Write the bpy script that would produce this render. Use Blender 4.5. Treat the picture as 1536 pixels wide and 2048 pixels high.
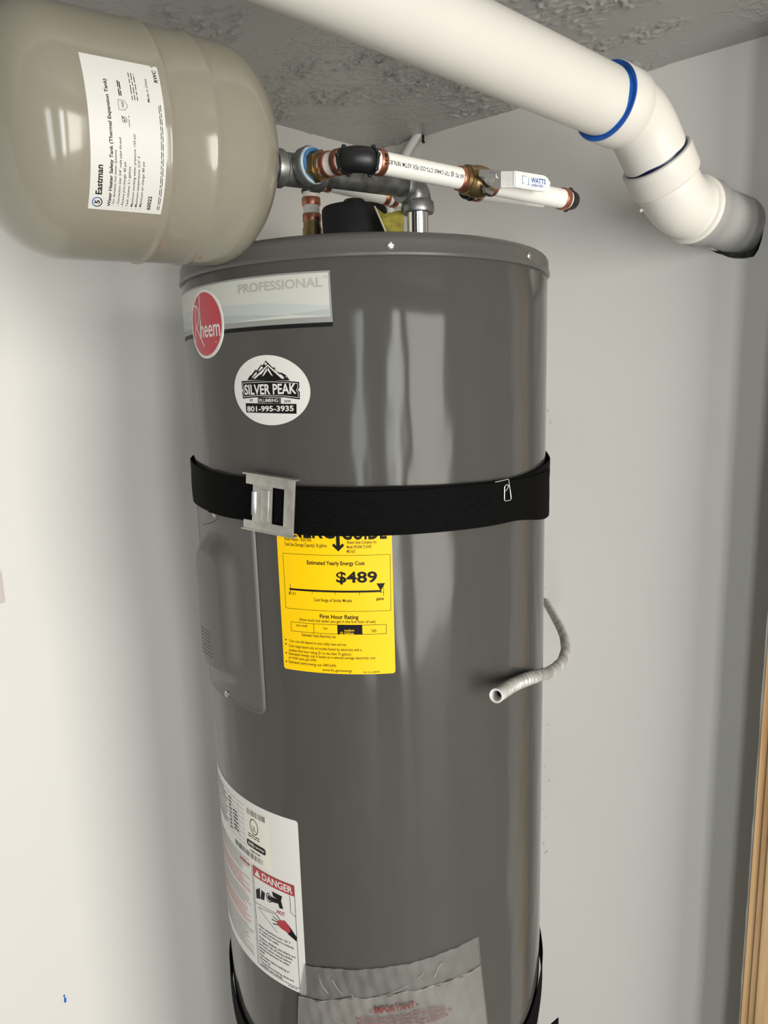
import bpy, bmesh, math, random
from mathutils import Vector, Matrix

for o in list(bpy.data.objects):
    bpy.data.objects.remove(o)
SC = bpy.context.scene
COL = SC.collection

# ------------------------------------------------------------------ camera
CAM = Vector((0.0, -0.9508, 1.40))
FWD = Vector((0.01608595, 0.98393208, -0.17781704))
RGT = Vector((0.99937171, -0.02143894, -0.02822344))
UPV = Vector((0.03158216, 0.17725132, 0.98365875))
cd = bpy.data.cameras.new('camera')
cd.sensor_fit = 'VERTICAL'
cd.sensor_height = 36.0
cd.lens = 1420.0 / 2048.0 * 36.0
cd.clip_start = 0.02
cam = bpy.data.objects.new('camera', cd)
COL.objects.link(cam)
m = Matrix((RGT, UPV, -FWD)).transposed().to_4x4()
m.translation = CAM
cam.matrix_world = m
SC.camera = cam

# ------------------------------------------------------------------ world, daylight, exposure
wd = bpy.data.worlds.new('world')
SC.world = wd
wd.use_nodes = True
wd.node_tree.nodes['Background'].inputs[0].default_value = (0.75, 0.85, 1.0, 1)
wd.node_tree.nodes['Background'].inputs[1].default_value = 0.6
vs = SC.view_settings
vs.view_transform = 'Standard'
vs.look = 'None'
vs.gamma = 1.0
vs.use_curve_mapping = False
vs.exposure = 0.06
# daylight through the three tall glass doors in the far wall behind the camera
GLASS_DOORS = [(-0.52, -0.08, 28.0, (0.94, 0.975, 1.0)), (0.74, 1.12, 44.0, (0.97, 0.97, 0.94)), (1.55, 3.45, 172.0, (1.0, 0.955, 0.875))]
DOOR_Z0, DOOR_Z1, BACK_Y = -0.29, 2.15, -3.40
for (x0, x1, pw, colr) in GLASS_DOORS:
    l = bpy.data.lights.new('daylight', 'AREA')
    l.shape = 'RECTANGLE'
    l.size = x1 - x0
    l.size_y = DOOR_Z1 - DOOR_Z0
    l.energy = pw
    l.color = colr
    lo = bpy.data.objects.new('daylight', l)
    COL.objects.link(lo)
    lo.location = ((x0 + x1) / 2, BACK_Y + 0.01, (DOOR_Z0 + DOOR_Z1) / 2)
    lo.rotation_euler = (math.radians(90), 0, 0)      # shines towards +y

# ------------------------------------------------------------------ materials
def mat(name, col, rough=0.5, metal=0.0, spec=0.5, var=0.06, vscale=12.0, bump=0.0, bscale=200.0, bdist=0.001, coat=0.0, stretch=None, rvar=0.0):
    m = bpy.data.materials.new(name)
    m.use_nodes = True
    nt = m.node_tree
    b = nt.nodes['Principled BSDF']
    b.inputs['Roughness'].default_value = rough
    b.inputs['Metallic'].default_value = metal
    b.inputs['Specular IOR Level'].default_value = spec
    b.inputs['Coat Weight'].default_value = coat
    tc = nt.nodes.new('ShaderNodeTexCoord')
    src = tc.outputs['Object']
    if stretch:
        mp = nt.nodes.new('ShaderNodeMapping')
        mp.inputs['Scale'].default_value = stretch
        nt.links.new(src, mp.inputs[0])
        src = mp.outputs[0]
    n = nt.nodes.new('ShaderNodeTexNoise')
    n.inputs['Scale'].default_value = vscale
    n.inputs['Detail'].default_value = 4
    nt.links.new(src, n.inputs['Vector'])
    r = nt.nodes.new('ShaderNodeValToRGB')
    r.color_ramp.elements[0].position = 0.3
    r.color_ramp.elements[1].position = 0.7
    r.color_ramp.elements[0].color = tuple(max(0, c * (1 - var)) for c in col) + (1,)
    r.color_ramp.elements[1].color = tuple(min(1, c * (1 + var)) for c in col) + (1,)
    nt.links.new(n.outputs['Fac'], r.inputs[0])
    nt.links.new(r.outputs[0], b.inputs['Base Color'])
    if rvar:
        mr = nt.nodes.new('ShaderNodeMapRange')
        mr.inputs['To Min'].default_value = max(0, rough - rvar)
        mr.inputs['To Max'].default_value = rough + rvar
        nt.links.new(n.outputs['Fac'], mr.inputs['Value'])
        nt.links.new(mr.outputs[0], b.inputs['Roughness'])
    if bump:
        n2 = nt.nodes.new('ShaderNodeTexNoise')
        n2.inputs['Scale'].default_value = bscale
        n2.inputs['Detail'].default_value = 3
        nt.links.new(src, n2.inputs['Vector'])
        bp = nt.nodes.new('ShaderNodeBump')
        bp.inputs['Strength'].default_value = bump
        bp.inputs['Distance'].default_value = bdist
        nt.links.new(n2.outputs['Fac'], bp.inputs['Height'])
        nt.links.new(bp.outputs[0], b.inputs['Normal'])
    return m

MT = {}
MT['wall'] = mat('wall_paint', (0.68, 0.67, 0.64), 0.5, var=0.012, vscale=3, bump=0.25, bscale=130, bdist=0.0008)
MT['outer'] = mat('outer_room_paint', (0.14, 0.137, 0.13), 0.6, var=0.03, vscale=3)
MT['floor'] = mat('floor_vinyl', (0.22, 0.205, 0.182), 0.35, var=0.08, vscale=6)
MT['heater'] = mat('grey_enamel', (0.066, 0.0645, 0.059), 0.12, spec=0.19, var=0.03, vscale=3, bump=0.6, bscale=1.0, bdist=0.009, stretch=(8, 8, 2.4))
MT['cap'] = mat('grey_enamel_cap', (0.083, 0.081, 0.075), 0.30, spec=0.3, var=0.03, vscale=4, bump=0.2, bscale=6, bdist=0.001)
MT['panel'] = mat('grey_enamel_panel', (0.083, 0.081, 0.075), 0.32, spec=0.3, var=0.02, vscale=5)
MT['tank'] = mat('beige_enamel', (0.25, 0.231, 0.183), 0.14, var=0.03, vscale=4, bump=0.15, bscale=8, bdist=0.002)
MT['pvc'] = mat('white_pvc', (0.75, 0.725, 0.672), 0.38, var=0.02, vscale=9, bump=0.1, bscale=40, bdist=0.0006)
MT['pvc_paint'] = mat('painted_pvc', (0.36, 0.356, 0.345), 0.6, var=0.05, vscale=20, bump=0.3, bscale=60, bdist=0.001)
MT['primer'] = mat('blue_primer', (0.012, 0.10, 0.42), 0.35, var=0.5, vscale=25)
MT['primer_dark'] = mat('navy_primer', (0.004, 0.008, 0.05), 0.35, var=0.3, vscale=25)
MT['copper'] = mat('copper', (0.43, 0.175, 0.11), 0.36, 0.85, var=0.25, vscale=60)
MT['brass'] = mat('brass', (0.33, 0.24, 0.115), 0.36, 0.9, var=0.25, vscale=50)
MT['galv'] = mat('galvanized_steel', (0.20, 0.205, 0.20), 0.45, 0.8, var=0.35, vscale=70, bump=0.3, bscale=180, bdist=0.0006, rvar=0.15)
MT['galv_cast'] = mat('galvanized_casting', (0.30, 0.305, 0.30), 0.38, 0.85, var=0.25, vscale=60, bump=0.4, bscale=120, bdist=0.0008, rvar=0.12)
MT['steel'] = mat('bright_steel', (0.50, 0.50, 0.49), 0.32, 0.9, var=0.1, vscale=40)
MT['buckle'] = mat('zinc_steel', (0.50, 0.49, 0.45), 0.42, 0.75, var=0.12, vscale=120, bump=0.35, bscale=400, bdist=0.0004)
MT['chrome'] = mat('chrome', (0.72, 0.73, 0.74), 0.12, 1.0, var=0.05)
MT['blackplastic'] = mat('black_plastic', (0.010, 0.010, 0.011), 0.42, var=0.3, vscale=30)
MT['blackfoam'] = mat('black_foam', (0.006, 0.006, 0.007), 0.8, var=0.3, vscale=80, bump=0.2)
MT['webbing'] = mat('black_webbing', (0.0040, 0.0041, 0.0042), 0.7, spec=0.03, var=0.3, vscale=300, bump=0.5, bscale=900, bdist=0.0004, stretch=(0.4, 0.4, 3))
MT['thread'] = mat('black_thread', (0.01, 0.01, 0.01), 0.8)
MT['white'] = mat('white_paper', (0.63, 0.62, 0.59), 0.42, var=0.015)
MT['silver'] = mat('silver_foil_print', (0.46, 0.47, 0.425), 0.40, spec=0.5, var=0.03, vscale=4)
MT['silver_text'] = mat('silver_lettering', (0.33, 0.32, 0.295), 0.45, var=0.05)
MT['band1'] = mat('pale_blue_band', (0.40, 0.425, 0.41), 0.4, var=0.03)
MT['band2'] = mat('mid_grey_band', (0.33, 0.36, 0.355), 0.4, var=0.03)
MT['band3'] = mat('dark_grey_band', (0.235, 0.24, 0.228), 0.4, var=0.03)
MT['red'] = mat('logo_red', (0.42, 0.014, 0.03), 0.35, var=0.04)
MT['yellow'] = mat('label_yellow', (0.86, 0.53, 0.0), 0.45, spec=0.25, var=0.02)
MT['ink'] = mat('black_ink', (0.007, 0.007, 0.0065), 0.5, spec=0.15, var=0.1)
MT['grey_ink'] = mat('grey_ink', (0.36, 0.37, 0.34), 0.6, var=0.1)
MT['pink_ink'] = mat('pink_ink', (0.60, 0.36, 0.33), 0.6, var=0.1)
MT['faded_red'] = mat('faded_red_ink', (0.16, 0.03, 0.032), 0.6, var=0.2)
MT['red_ink'] = mat('red_ink', (0.36, 0.03, 0.04), 0.5, var=0.1)
MT['blue_ink'] = mat('blue_ink', (0.02, 0.13, 0.42), 0.45, var=0.1)
MT['cream'] = mat('cream_paper', (0.70, 0.66, 0.58), 0.5, var=0.02)
MT['pex'] = mat('white_pex', (0.83, 0.82, 0.77), 0.38, var=0.03, vscale=30)
MT['sleeve'] = mat('white_vinyl', (0.80, 0.80, 0.77), 0.30, var=0.02)
MT['conduit'] = mat('grey_flex_conduit', (0.50, 0.49, 0.465), 0.40, 0.35, var=0.15, vscale=90)
MT['bushing'] = mat('pale_bushing', (0.66, 0.63, 0.61), 0.4, var=0.04)
MT['tag'] = mat('yellow_green_tag', (0.42, 0.36, 0.06), 0.6, var=0.35, vscale=120)
MT['wire'] = mat('bright_wire', (0.80, 0.80, 0.78), 0.22, 0.8, var=0.03)
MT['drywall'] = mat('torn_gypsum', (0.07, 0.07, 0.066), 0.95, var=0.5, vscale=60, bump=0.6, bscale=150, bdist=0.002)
MT['sealant'] = mat('blue_sealant', (0.03, 0.13, 0.30), 0.5, var=0.4, vscale=80)
MT['tape_blue'] = mat('pale_blue_tape', (0.33, 0.42, 0.47), 0.5, var=0.3, vscale=90)
MT['plate'] = mat('plate_plastic', (0.62, 0.55, 0.53), 0.4)

def wood_mat():
    m = bpy.data.materials.new('pine_wood')
    m.use_nodes = True
    nt = m.node_tree
    b = nt.nodes['Principled BSDF']
    b.inputs['Roughness'].default_value = 0.55
    tc = nt.nodes.new('ShaderNodeTexCoord')
    mp = nt.nodes.new('ShaderNodeMapping')
    mp.inputs['Rotation'].default_value = (0, 0, math.radians(40))
    mp.inputs['Scale'].default_value = (1.0, 1.0, 0.035)
    nt.links.new(tc.outputs['Object'], mp.inputs[0])
    n = nt.nodes.new('ShaderNodeTexNoise')
    n.inputs['Scale'].default_value = 55
    n.inputs['Detail'].default_value = 5
    n.inputs['Distortion'].default_value = 0.4
    nt.links.new(mp.outputs[0], n.inputs['Vector'])
    r = nt.nodes.new('ShaderNodeValToRGB')
    e = r.color_ramp.elements
    e[0].position = 0.35
    e[0].color = (0.50, 0.29, 0.125, 1)
    e[1].position = 0.65
    e[1].color = (0.72, 0.50, 0.27, 1)
    nt.links.new(n.outputs['Fac'], r.inputs[0])
    nt.links.new(r.outputs[0], b.inputs['Base Color'])
    return m
MT['wood'] = wood_mat()

def ceiling_mat():
    # knock-down texture: flattened drips and strings of compound on a flat board
    m = bpy.data.materials.new('knockdown_ceiling')
    m.use_nodes = True
    nt = m.node_tree
    b = nt.nodes['Principled BSDF']
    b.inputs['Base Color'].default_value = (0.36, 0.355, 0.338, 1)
    b.inputs['Roughness'].default_value = 0.27
    b.inputs['Specular IOR Level'].default_value = 0.9
    tc = nt.nodes.new('ShaderNodeTexCoord')
    n = nt.nodes.new('ShaderNodeTexNoise')
    n.inputs['Scale'].default_value = 55
    n.inputs['Detail'].default_value = 2
    n.inputs['Roughness'].default_value = 0.5
    n.inputs['Distortion'].default_value = 1.2
    nt.links.new(tc.outputs['Object'], n.inputs['Vector'])
    r = nt.nodes.new('ShaderNodeValToRGB')
    r.color_ramp.interpolation = 'EASE'
    r.color_ramp.elements[0].position = 0.46
    r.color_ramp.elements[1].position = 0.68
    nt.links.new(n.outputs['Fac'], r.inputs[0])
    n3 = nt.nodes.new('ShaderNodeTexNoise')
    n3.inputs['Scale'].default_value = 5
    nt.links.new(tc.outputs['Object'], n3.inputs['Vector'])
    r3 = nt.nodes.new('ShaderNodeValToRGB')
    r3.color_ramp.elements[0].position = 0.42
    r3.color_ramp.elements[1].position = 0.58
    nt.links.new(n3.outputs['Fac'], r3.inputs[0])
    mu = nt.nodes.new('ShaderNodeMath')
    mu.operation = 'MULTIPLY'
    nt.links.new(r.outputs[0], mu.inputs[0])
    nt.links.new(r3.outputs[0], mu.inputs[1])
    bp = nt.nodes.new('ShaderNodeBump')
    bp.inputs['Strength'].default_value = 0.9
    bp.inputs['Distance'].default_value = 0.0012
    nt.links.new(mu.outputs[0], bp.inputs['Height'])
    nt.links.new(bp.outputs[0], b.inputs['Normal'])
    return m
MT['ceiling'] = ceiling_mat()

def film_mat(name, op, tint):
    m = bpy.data.materials.new(name)
    m.use_nodes = True
    nt = m.node_tree
    nt.nodes.remove(nt.nodes['Principled BSDF'])
    out = nt.nodes['Material Output']
    tr = nt.nodes.new('ShaderNodeBsdfTransparent')
    di = nt.nodes.new('ShaderNodeBsdfDiffuse')
    di.inputs[0].default_value = tint + (1,)
    gl = nt.nodes.new('ShaderNodeBsdfGlossy')
    gl.inputs['Roughness'].default_value = 0.12
    a = nt.nodes.new('ShaderNodeMixShader')
    a.inputs[0].default_value = op
    n = nt.nodes.new('ShaderNodeTexNoise')
    n.inputs['Scale'].default_value = 18
    tc = nt.nodes.new('ShaderNodeTexCoord')
    nt.links.new(tc.outputs['Object'], n.inputs['Vector'])
    mr = nt.nodes.new('ShaderNodeMapRange')
    mr.inputs['To Min'].default_value = op * 0.7
    mr.inputs['To Max'].default_value = min(1, op * 1.3)
    nt.links.new(n.outputs['Fac'], mr.inputs['Value'])
    nt.links.new(mr.outputs[0], a.inputs[0])
    nt.links.new(tr.outputs[0], a.inputs[1])
    nt.links.new(di.outputs[0], a.inputs[2])
    fr = nt.nodes.new('ShaderNodeFresnel')
    fr.inputs[0].default_value = 1.5
    s = nt.nodes.new('ShaderNodeMixShader')
    nt.links.new(fr.outputs[0], s.inputs[0])
    nt.links.new(a.outputs[0], s.inputs[1])
    nt.links.new(gl.outputs[0], s.inputs[2])
    nt.links.new(s.outputs[0], out.inputs[0])
    return m
MT['film'] = film_mat('clear_film', 0.16, (0.62, 0.61, 0.57))
MT['film_bag'] = film_mat('milky_film', 0.26, (0.60, 0.57, 0.53))
def glass_mat():
    m = film_mat('door_glass', 0.02, (0.8, 0.85, 0.9))
    return m
MT['glass'] = glass_mat()

# ------------------------------------------------------------------ mesh helpers
class G:
    def __init__(s):
        s.v = []
        s.f = []
    def add(s, vs, fs):
        o = len(s.v)
        s.v += [tuple(v) for v in vs]
        s.f += [tuple(i + o for i in f) for f in fs]
        return s

def frame(d, up=Vector((0, 0, 1))):
    d = Vector(d).normalized()
    a = up - d * up.dot(d)
    if a.length < 1e-4:
        a = Vector((1, 0, 0)) - d * d.x
    a.normalize()
    return d, a, d.cross(a)

def lathe(g, org, d, prof, seg=32, close=True):
    d, a, b = frame(d)
    org = Vector(org)
    vs, fs = [], []
    for (t, r) in prof:
        for k in range(seg):
            th = 2 * math.pi * k / seg
            vs.append(org + d * t + (a * math.cos(th) + b * math.sin(th)) * r)
    n = len(prof)
    for i in range(n - 1):
        for k in range(seg):
            k2 = (k + 1) % seg
            fs.append((i * seg + k, i * seg + k2, (i + 1) * seg + k2, (i + 1) * seg + k))
    if close:
        fs.append(tuple(reversed(range(seg))))
        fs.append(tuple((n - 1) * seg + k for k in range(seg)))
    return g.add(vs, fs)

def tube(g, pts, rad, seg=16, cap=True):
    pts = [Vector(p) for p in pts]
    n = len(pts)
    rads = rad if isinstance(rad, list) else [rad] * n
    vs, fs = [], []
    a = None
    for i, p in enumerate(pts):
        t = (pts[min(i + 1, n - 1)] - pts[max(i - 1, 0)]).normalized()
        if a is None:
            a = frame(t)[1]
        a = (a - t * a.dot(t)).normalized()
        b = t.cross(a)
        for k in range(seg):
            th = 2 * math.pi * k / seg
            vs.append(p + (a * math.cos(th) + b * math.sin(th)) * rads[i])
    for i in range(n - 1):
        for k in range(seg):
            k2 = (k + 1) % seg
            fs.append((i * seg + k, i * seg + k2, (i + 1) * seg + k2, (i + 1) * seg + k))
    if cap:
        fs.append(tuple(reversed(range(seg))))
        fs.append(tuple((n - 1) * seg + k for k in range(seg)))
    return g.add(vs, fs)

def box(g, c, hx, hy, hz, ax=None, bev=0.0):
    """box with half sizes along three axes; bev chamfers every edge"""
    c = Vector(c)
    ax = ax or (Vector((1, 0, 0)), Vector((0, 1, 0)), Vector((0, 0, 1)))
    bm = bmesh.new()
    bmesh.ops.create_cube(bm, size=2)
    for v in bm.verts:
        v.co = Vector((v.co.x * hx, v.co.y * hy, v.co.z * hz))
    if bev:
        bmesh.ops.bevel(bm, geom=list(bm.edges), offset=bev, segments=2, affect='EDGES', profile=0.5)
    bm.verts.index_update()
    vs = [c + ax[0] * v.co.x + ax[1] * v.co.y + ax[2] * v.co.z for v in bm.verts]
    fs = [[v.index for v in f.verts] for f in bm.faces]
    bm.free()
    return g.add(vs, fs)

def prism(g, poly, org, ax, h0, h1):
    """extrude a 2-D polygon (u, v) between heights h0 and h1; ax = (u, v, w) axes"""
    org = Vector(org)
    bm = bmesh.new()
    top = [bm.verts.new((u, v, h1)) for u, v in poly]
    bot = [bm.verts.new((u, v, h0)) for u, v in poly]
    bm.faces.new(top)
    bm.faces.new(list(reversed(bot)))
    n = len(poly)
    for i in range(n):
        j = (i + 1) % n
        bm.faces.new((top[i], bot[i], bot[j], top[j]))
    bmesh.ops.triangulate(bm, faces=[f for f in bm.faces if len(f.verts) > 4])
    bmesh.ops.recalc_face_normals(bm, faces=list(bm.faces))
    bm.verts.index_update()
    vs = [org + ax[0] * v.co.x + ax[1] * v.co.y + ax[2] * v.co.z for v in bm.verts]
    fs = [[v.index for v in f.verts] for f in bm.faces]
    bm.free()
    return g.add(vs, fs)

def spline(ctrl, n):
    P = [Vector(p) for p in ctrl]
    P = [P[0] * 2 - P[1]] + P + [P[-1] * 2 - P[-2]]
    out = []
    m = len(P) - 3
    for i in range(m):
        for k in range(n):
            t = k / n
            a, b, c, d = P[i:i + 4]
            out.append(0.5 * ((2 * b) + (c - a) * t + (2 * a - 5 * b + 4 * c - d) * t * t + (3 * b - a - 3 * c + d) * t ** 3))
    out.append(P[-2])
    return out

def wpos(o):
    p = Vector(o.location)
    while o.parent:
        o = o.parent
        p += Vector(o.location)
    return p

def link(name, me, material, parent=None, label=None):
    me.materials.append(material)
    o = bpy.data.objects.new(name, me)
    COL.objects.link(o)
    if parent:
        o.parent = parent
        o.location = -wpos(parent)
    if label:
        o['label'] = label
    return o

def build(name, g, material, parent=None, smooth=True, angle=35, label=None):
    me = bpy.data.meshes.new(name)
    me.from_pydata(g.v, [], g.f)
    bm = bmesh.new()
    bm.from_mesh(me)
    bmesh.ops.recalc_face_normals(bm, faces=list(bm.faces))
    bm.to_mesh(me)
    bm.free()
    if smooth:
        me.shade_smooth()
        me.set_sharp_from_angle(angle=math.radians(angle))
    return link(name, me, material, parent, label)

def thing(name, label, cat, loc, group=None):
    o = bpy.data.objects.new(name, None)
    o.empty_display_size = 0.02
    COL.objects.link(o)
    o.location = loc
    o['label'] = label
    o['category'] = cat
    if group:
        o['group'] = group
    return o

def tag(o, label, cat, group=None):
    o['label'] = label
    o['category'] = cat
    if group:
        o['group'] = group
    return o

def struct(name, g, material, parent=None, smooth=False):
    o = build(name, g, material, parent, smooth)
    if not parent:
        o['kind'] = 'structure'
    return o

# ---- printing on curved and flat surfaces -------------------------------------------------
HR = 0.2285                       # heater radius
def wrap_heater(u, v, w):
    th = u / HR
    return ((HR + w) * math.sin(th), -(HR + w) * math.cos(th), v)

TB = Vector((-0.1476, -0.1793, 1.6272))
TD = Vector((0.798, 0.601, 0.038)).normalized()
TU = (Vector((0, 0, 1)) - TD * TD.z).normalized()
TF = TD.cross(TU)
TRAD = 0.1016
def wrap_tank(u, v, w):
    ph = u / TRAD
    return TB - TD * v + (TF * math.cos(ph) + TU * math.sin(ph)) * (TRAD + w)

TXT = {}
def text_geom(body, bold):
    key = (body, bold)
    if key not in TXT:
        cu = bpy.data.curves.new('t', 'FONT')
        cu.body = body
        cu.resolution_u = 3
        cu.offset = 0.025 if bold else 0.010
        ob = bpy.data.objects.new('t', cu)
        COL.objects.link(ob)
        bpy.context.view_layer.update()
        me = bpy.data.meshes.new_from_object(ob.evaluated_get(bpy.context.evaluated_depsgraph_get()))
        TXT[key] = ([(v.co.x, v.co.y) for v in me.vertices], [tuple(p.vertices) for p in me.polygons])
        bpy.data.objects.remove(ob)
        bpy.data.curves.remove(cu)
        bpy.data.meshes.remove(me)
    return TXT[key]
CAPH = max(v[1] for v in text_geom('H', False)[0])

class Print:
    """flat artwork in (u, v) that is later cut into strips and wrapped on a surface"""
    def __init__(s):
        s.g = {}
    def _g(s, c):
        return s.g.setdefault(c, G())
    def poly(s, c, pts, w=0.0):
        g = s._g(c)
        bm = bmesh.new()
        f = bm.faces.new([bm.verts.new((p[0], p[1], w)) for p in pts])
        bmesh.ops.triangulate(bm, faces=[f])
        bm.verts.index_update()
        g.add([v.co.copy() for v in bm.verts], [[v.index for v in f.verts] for f in bm.faces])
        bm.free()
    def line(s, c, pts, wd, w=0.0, close=False):
        g = s._g(c)
        pts = list(pts) + ([pts[0]] if close else [])
        for a, b in zip(pts, pts[1:]):
            d = Vector((b[0] - a[0], b[1] - a[1]))
            if d.length < 1e-7:
                continue
            d.normalize()
            n = Vector((-d.y, d.x)) * wd / 2
            e = d * wd / 2
            g.add([(a[0] - e.x + n.x, a[1] - e.y + n.y, w), (a[0] - e.x - n.x, a[1] - e.y - n.y, w), (b[0] + e.x - n.x, b[1] + e.y - n.y, w), (b[0] + e.x + n.x, b[1] + e.y + n.y, w)], [(0, 1, 2, 3)])
    def ring(s, c, cx, cy, rx, ry, wd, w=0.0, a0=0, a1=360):
        n = 28
        self_g = s._g(c)
        vs, fs = [], []
        for k in range(n + 1):
            t = math.radians(a0 + (a1 - a0) * k / n)
            vs += [(cx + rx * math.cos(t), cy + ry * math.sin(t), w), (cx + (rx - wd) * math.cos(t), cy + (ry - wd) * math.sin(t), w)]
        for k in range(n):
            fs.append((2 * k, 2 * k + 1, 2 * k + 3, 2 * k + 2))
        self_g.add(vs, fs)
    def text(s, c, body, ul, vl, ur, vr, cap, bold=False, w=0.0):
        v2, f2 = text_geom(body, bold)
        x0 = min(v[0] for v in v2)
        x1 = max(v[0] for v in v2)
        L = math.hypot(ur - ul, vr - vl)
        dx, dy = (ur - ul) / L, (vr - vl) / L
        sx, sy = L / (x1 - x0), cap / CAPH
        vs = [(ul + dx * (x - x0) * sx - dy * y * sy, vl + dy * (x - x0) * sx + dx * y * sy, w) for x, y in v2]
        s._g(c).add(vs, f2)
    def bars(s, c, u0, u1, v0, v1, rows, fill=0.45, seed=1, w=0.0, ragged=0.2):
        """lines too small to read: broken dashes"""
        rnd = random.Random(seed)
        g = s._g(c)
        pitch = (v1 - v0) / rows
        for r in range(rows):
            y = v1 - (r + 0.5) * pitch
            x = u0
            end = u1 - (u1 - u0) * rnd.random() * ragged
            while x < end:
                L = rnd.uniform(0.0022, 0.0075)
                e = min(x + L, end)
                g.add([(x, y - pitch * fill / 2, w), (e, y - pitch * fill / 2, w), (e, y + pitch * fill / 2, w), (x, y + pitch * fill / 2, w)], [(0, 1, 2, 3)])
                x = e + 0.0011
    def barcode(s, c, u0, u1, v0, v1, seed=3, w=0.0):
        rnd = random.Random(seed)
        g = s._g(c)
        x = u0
        while x < u1:
            L = rnd.choice([0.0004, 0.0004, 0.0008, 0.0012])
            g.add([(x, v0, w), (x + L, v0, w), (x + L, v1, w), (x, v1, w)], [(0, 1, 2, 3)])
            x += L + rnd.choice([0.0005, 0.0008, 0.0012])
    def emit(s, parent, wrap, base, layers, step=0.005):
        """layers: colour -> (name, material, extra height)"""
        out = []
        for c, g in s.g.items():
            nm, mtl, ex = layers[c]
            out.append(wrapped(nm, g, wrap, base + ex, mtl, parent, step, skirt=False))
        return out

def wrapped(name, g, wrap, w0, mtl, parent, step=0.005, skirt=False, label=None):
    bm = bmesh.new()
    vv = [bm.verts.new(v) for v in g.v]
    for f in g.f:
        try:
            bm.faces.new([vv[i] for i in f])
        except ValueError:
            pass
    xs = [v[0] for v in g.v]
    lo, hi = min(xs), max(xs)
    if hi - lo > step:
        k = math.floor(lo / step) + 1
        while k * step < hi:
            bmesh.ops.bisect_plane(bm, geom=list(bm.verts) + list(bm.edges) + list(bm.faces), plane_co=(k * step, 0, 0), plane_no=(1, 0, 0), dist=1e-7)
            k += 1
    if skirt:
        be = [e for e in bm.edges if e.is_boundary]
        r = bmesh.ops.extrude_edge_only(bm, edges=be)
        for v in [x for x in r['geom'] if isinstance(x, bmesh.types.BMVert)]:
            v.co.z -= w0
    for v in bm.verts:
        v.co = wrap(v.co.x, v.co.y, v.co.z + w0)
    me = bpy.data.meshes.new(name)
    bm.to_mesh(me)
    bm.free()
    me.shade_smooth()
    me.set_sharp_from_angle(angle=math.radians(40))
    return link(name, me, mtl, parent, label)

def outline(pts):
    g = G()
    bm = bmesh.new()
    f = bm.faces.new([bm.verts.new((p[0], p[1], 0)) for p in pts])
    bmesh.ops.triangulate(bm, faces=[f])
    bm.verts.index_update()
    g.add([v.co.copy() for v in bm.verts], [[v.index for v in f.verts] for f in bm.faces])
    bm.free()
    return g

def rrect(u0, u1, v0, v1, r, n=5):
    out = []
    for cx, cy, a in ((u1 - r, v1 - r, 0), (u0 + r, v1 - r, 90), (u0 + r, v0 + r, 180), (u1 - r, v0 + r, 270)):
        for k in range(n + 1):
            t = math.radians(a + 90 * k / n)
            out.append((cx + r * math.cos(t), cy + r * math.sin(t)))
    return out

def ellipse(cx, cy, rx, ry, n=64, rot=0):
    c, s = math.cos(rot), math.sin(rot)
    o = []
    for k in range(n):
        t = 2 * math.pi * k / n
        x, y = rx * math.cos(t), ry * math.sin(t)
        o.append((cx + c * x - s * y, cy + s * x + c * y))
    return o

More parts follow.
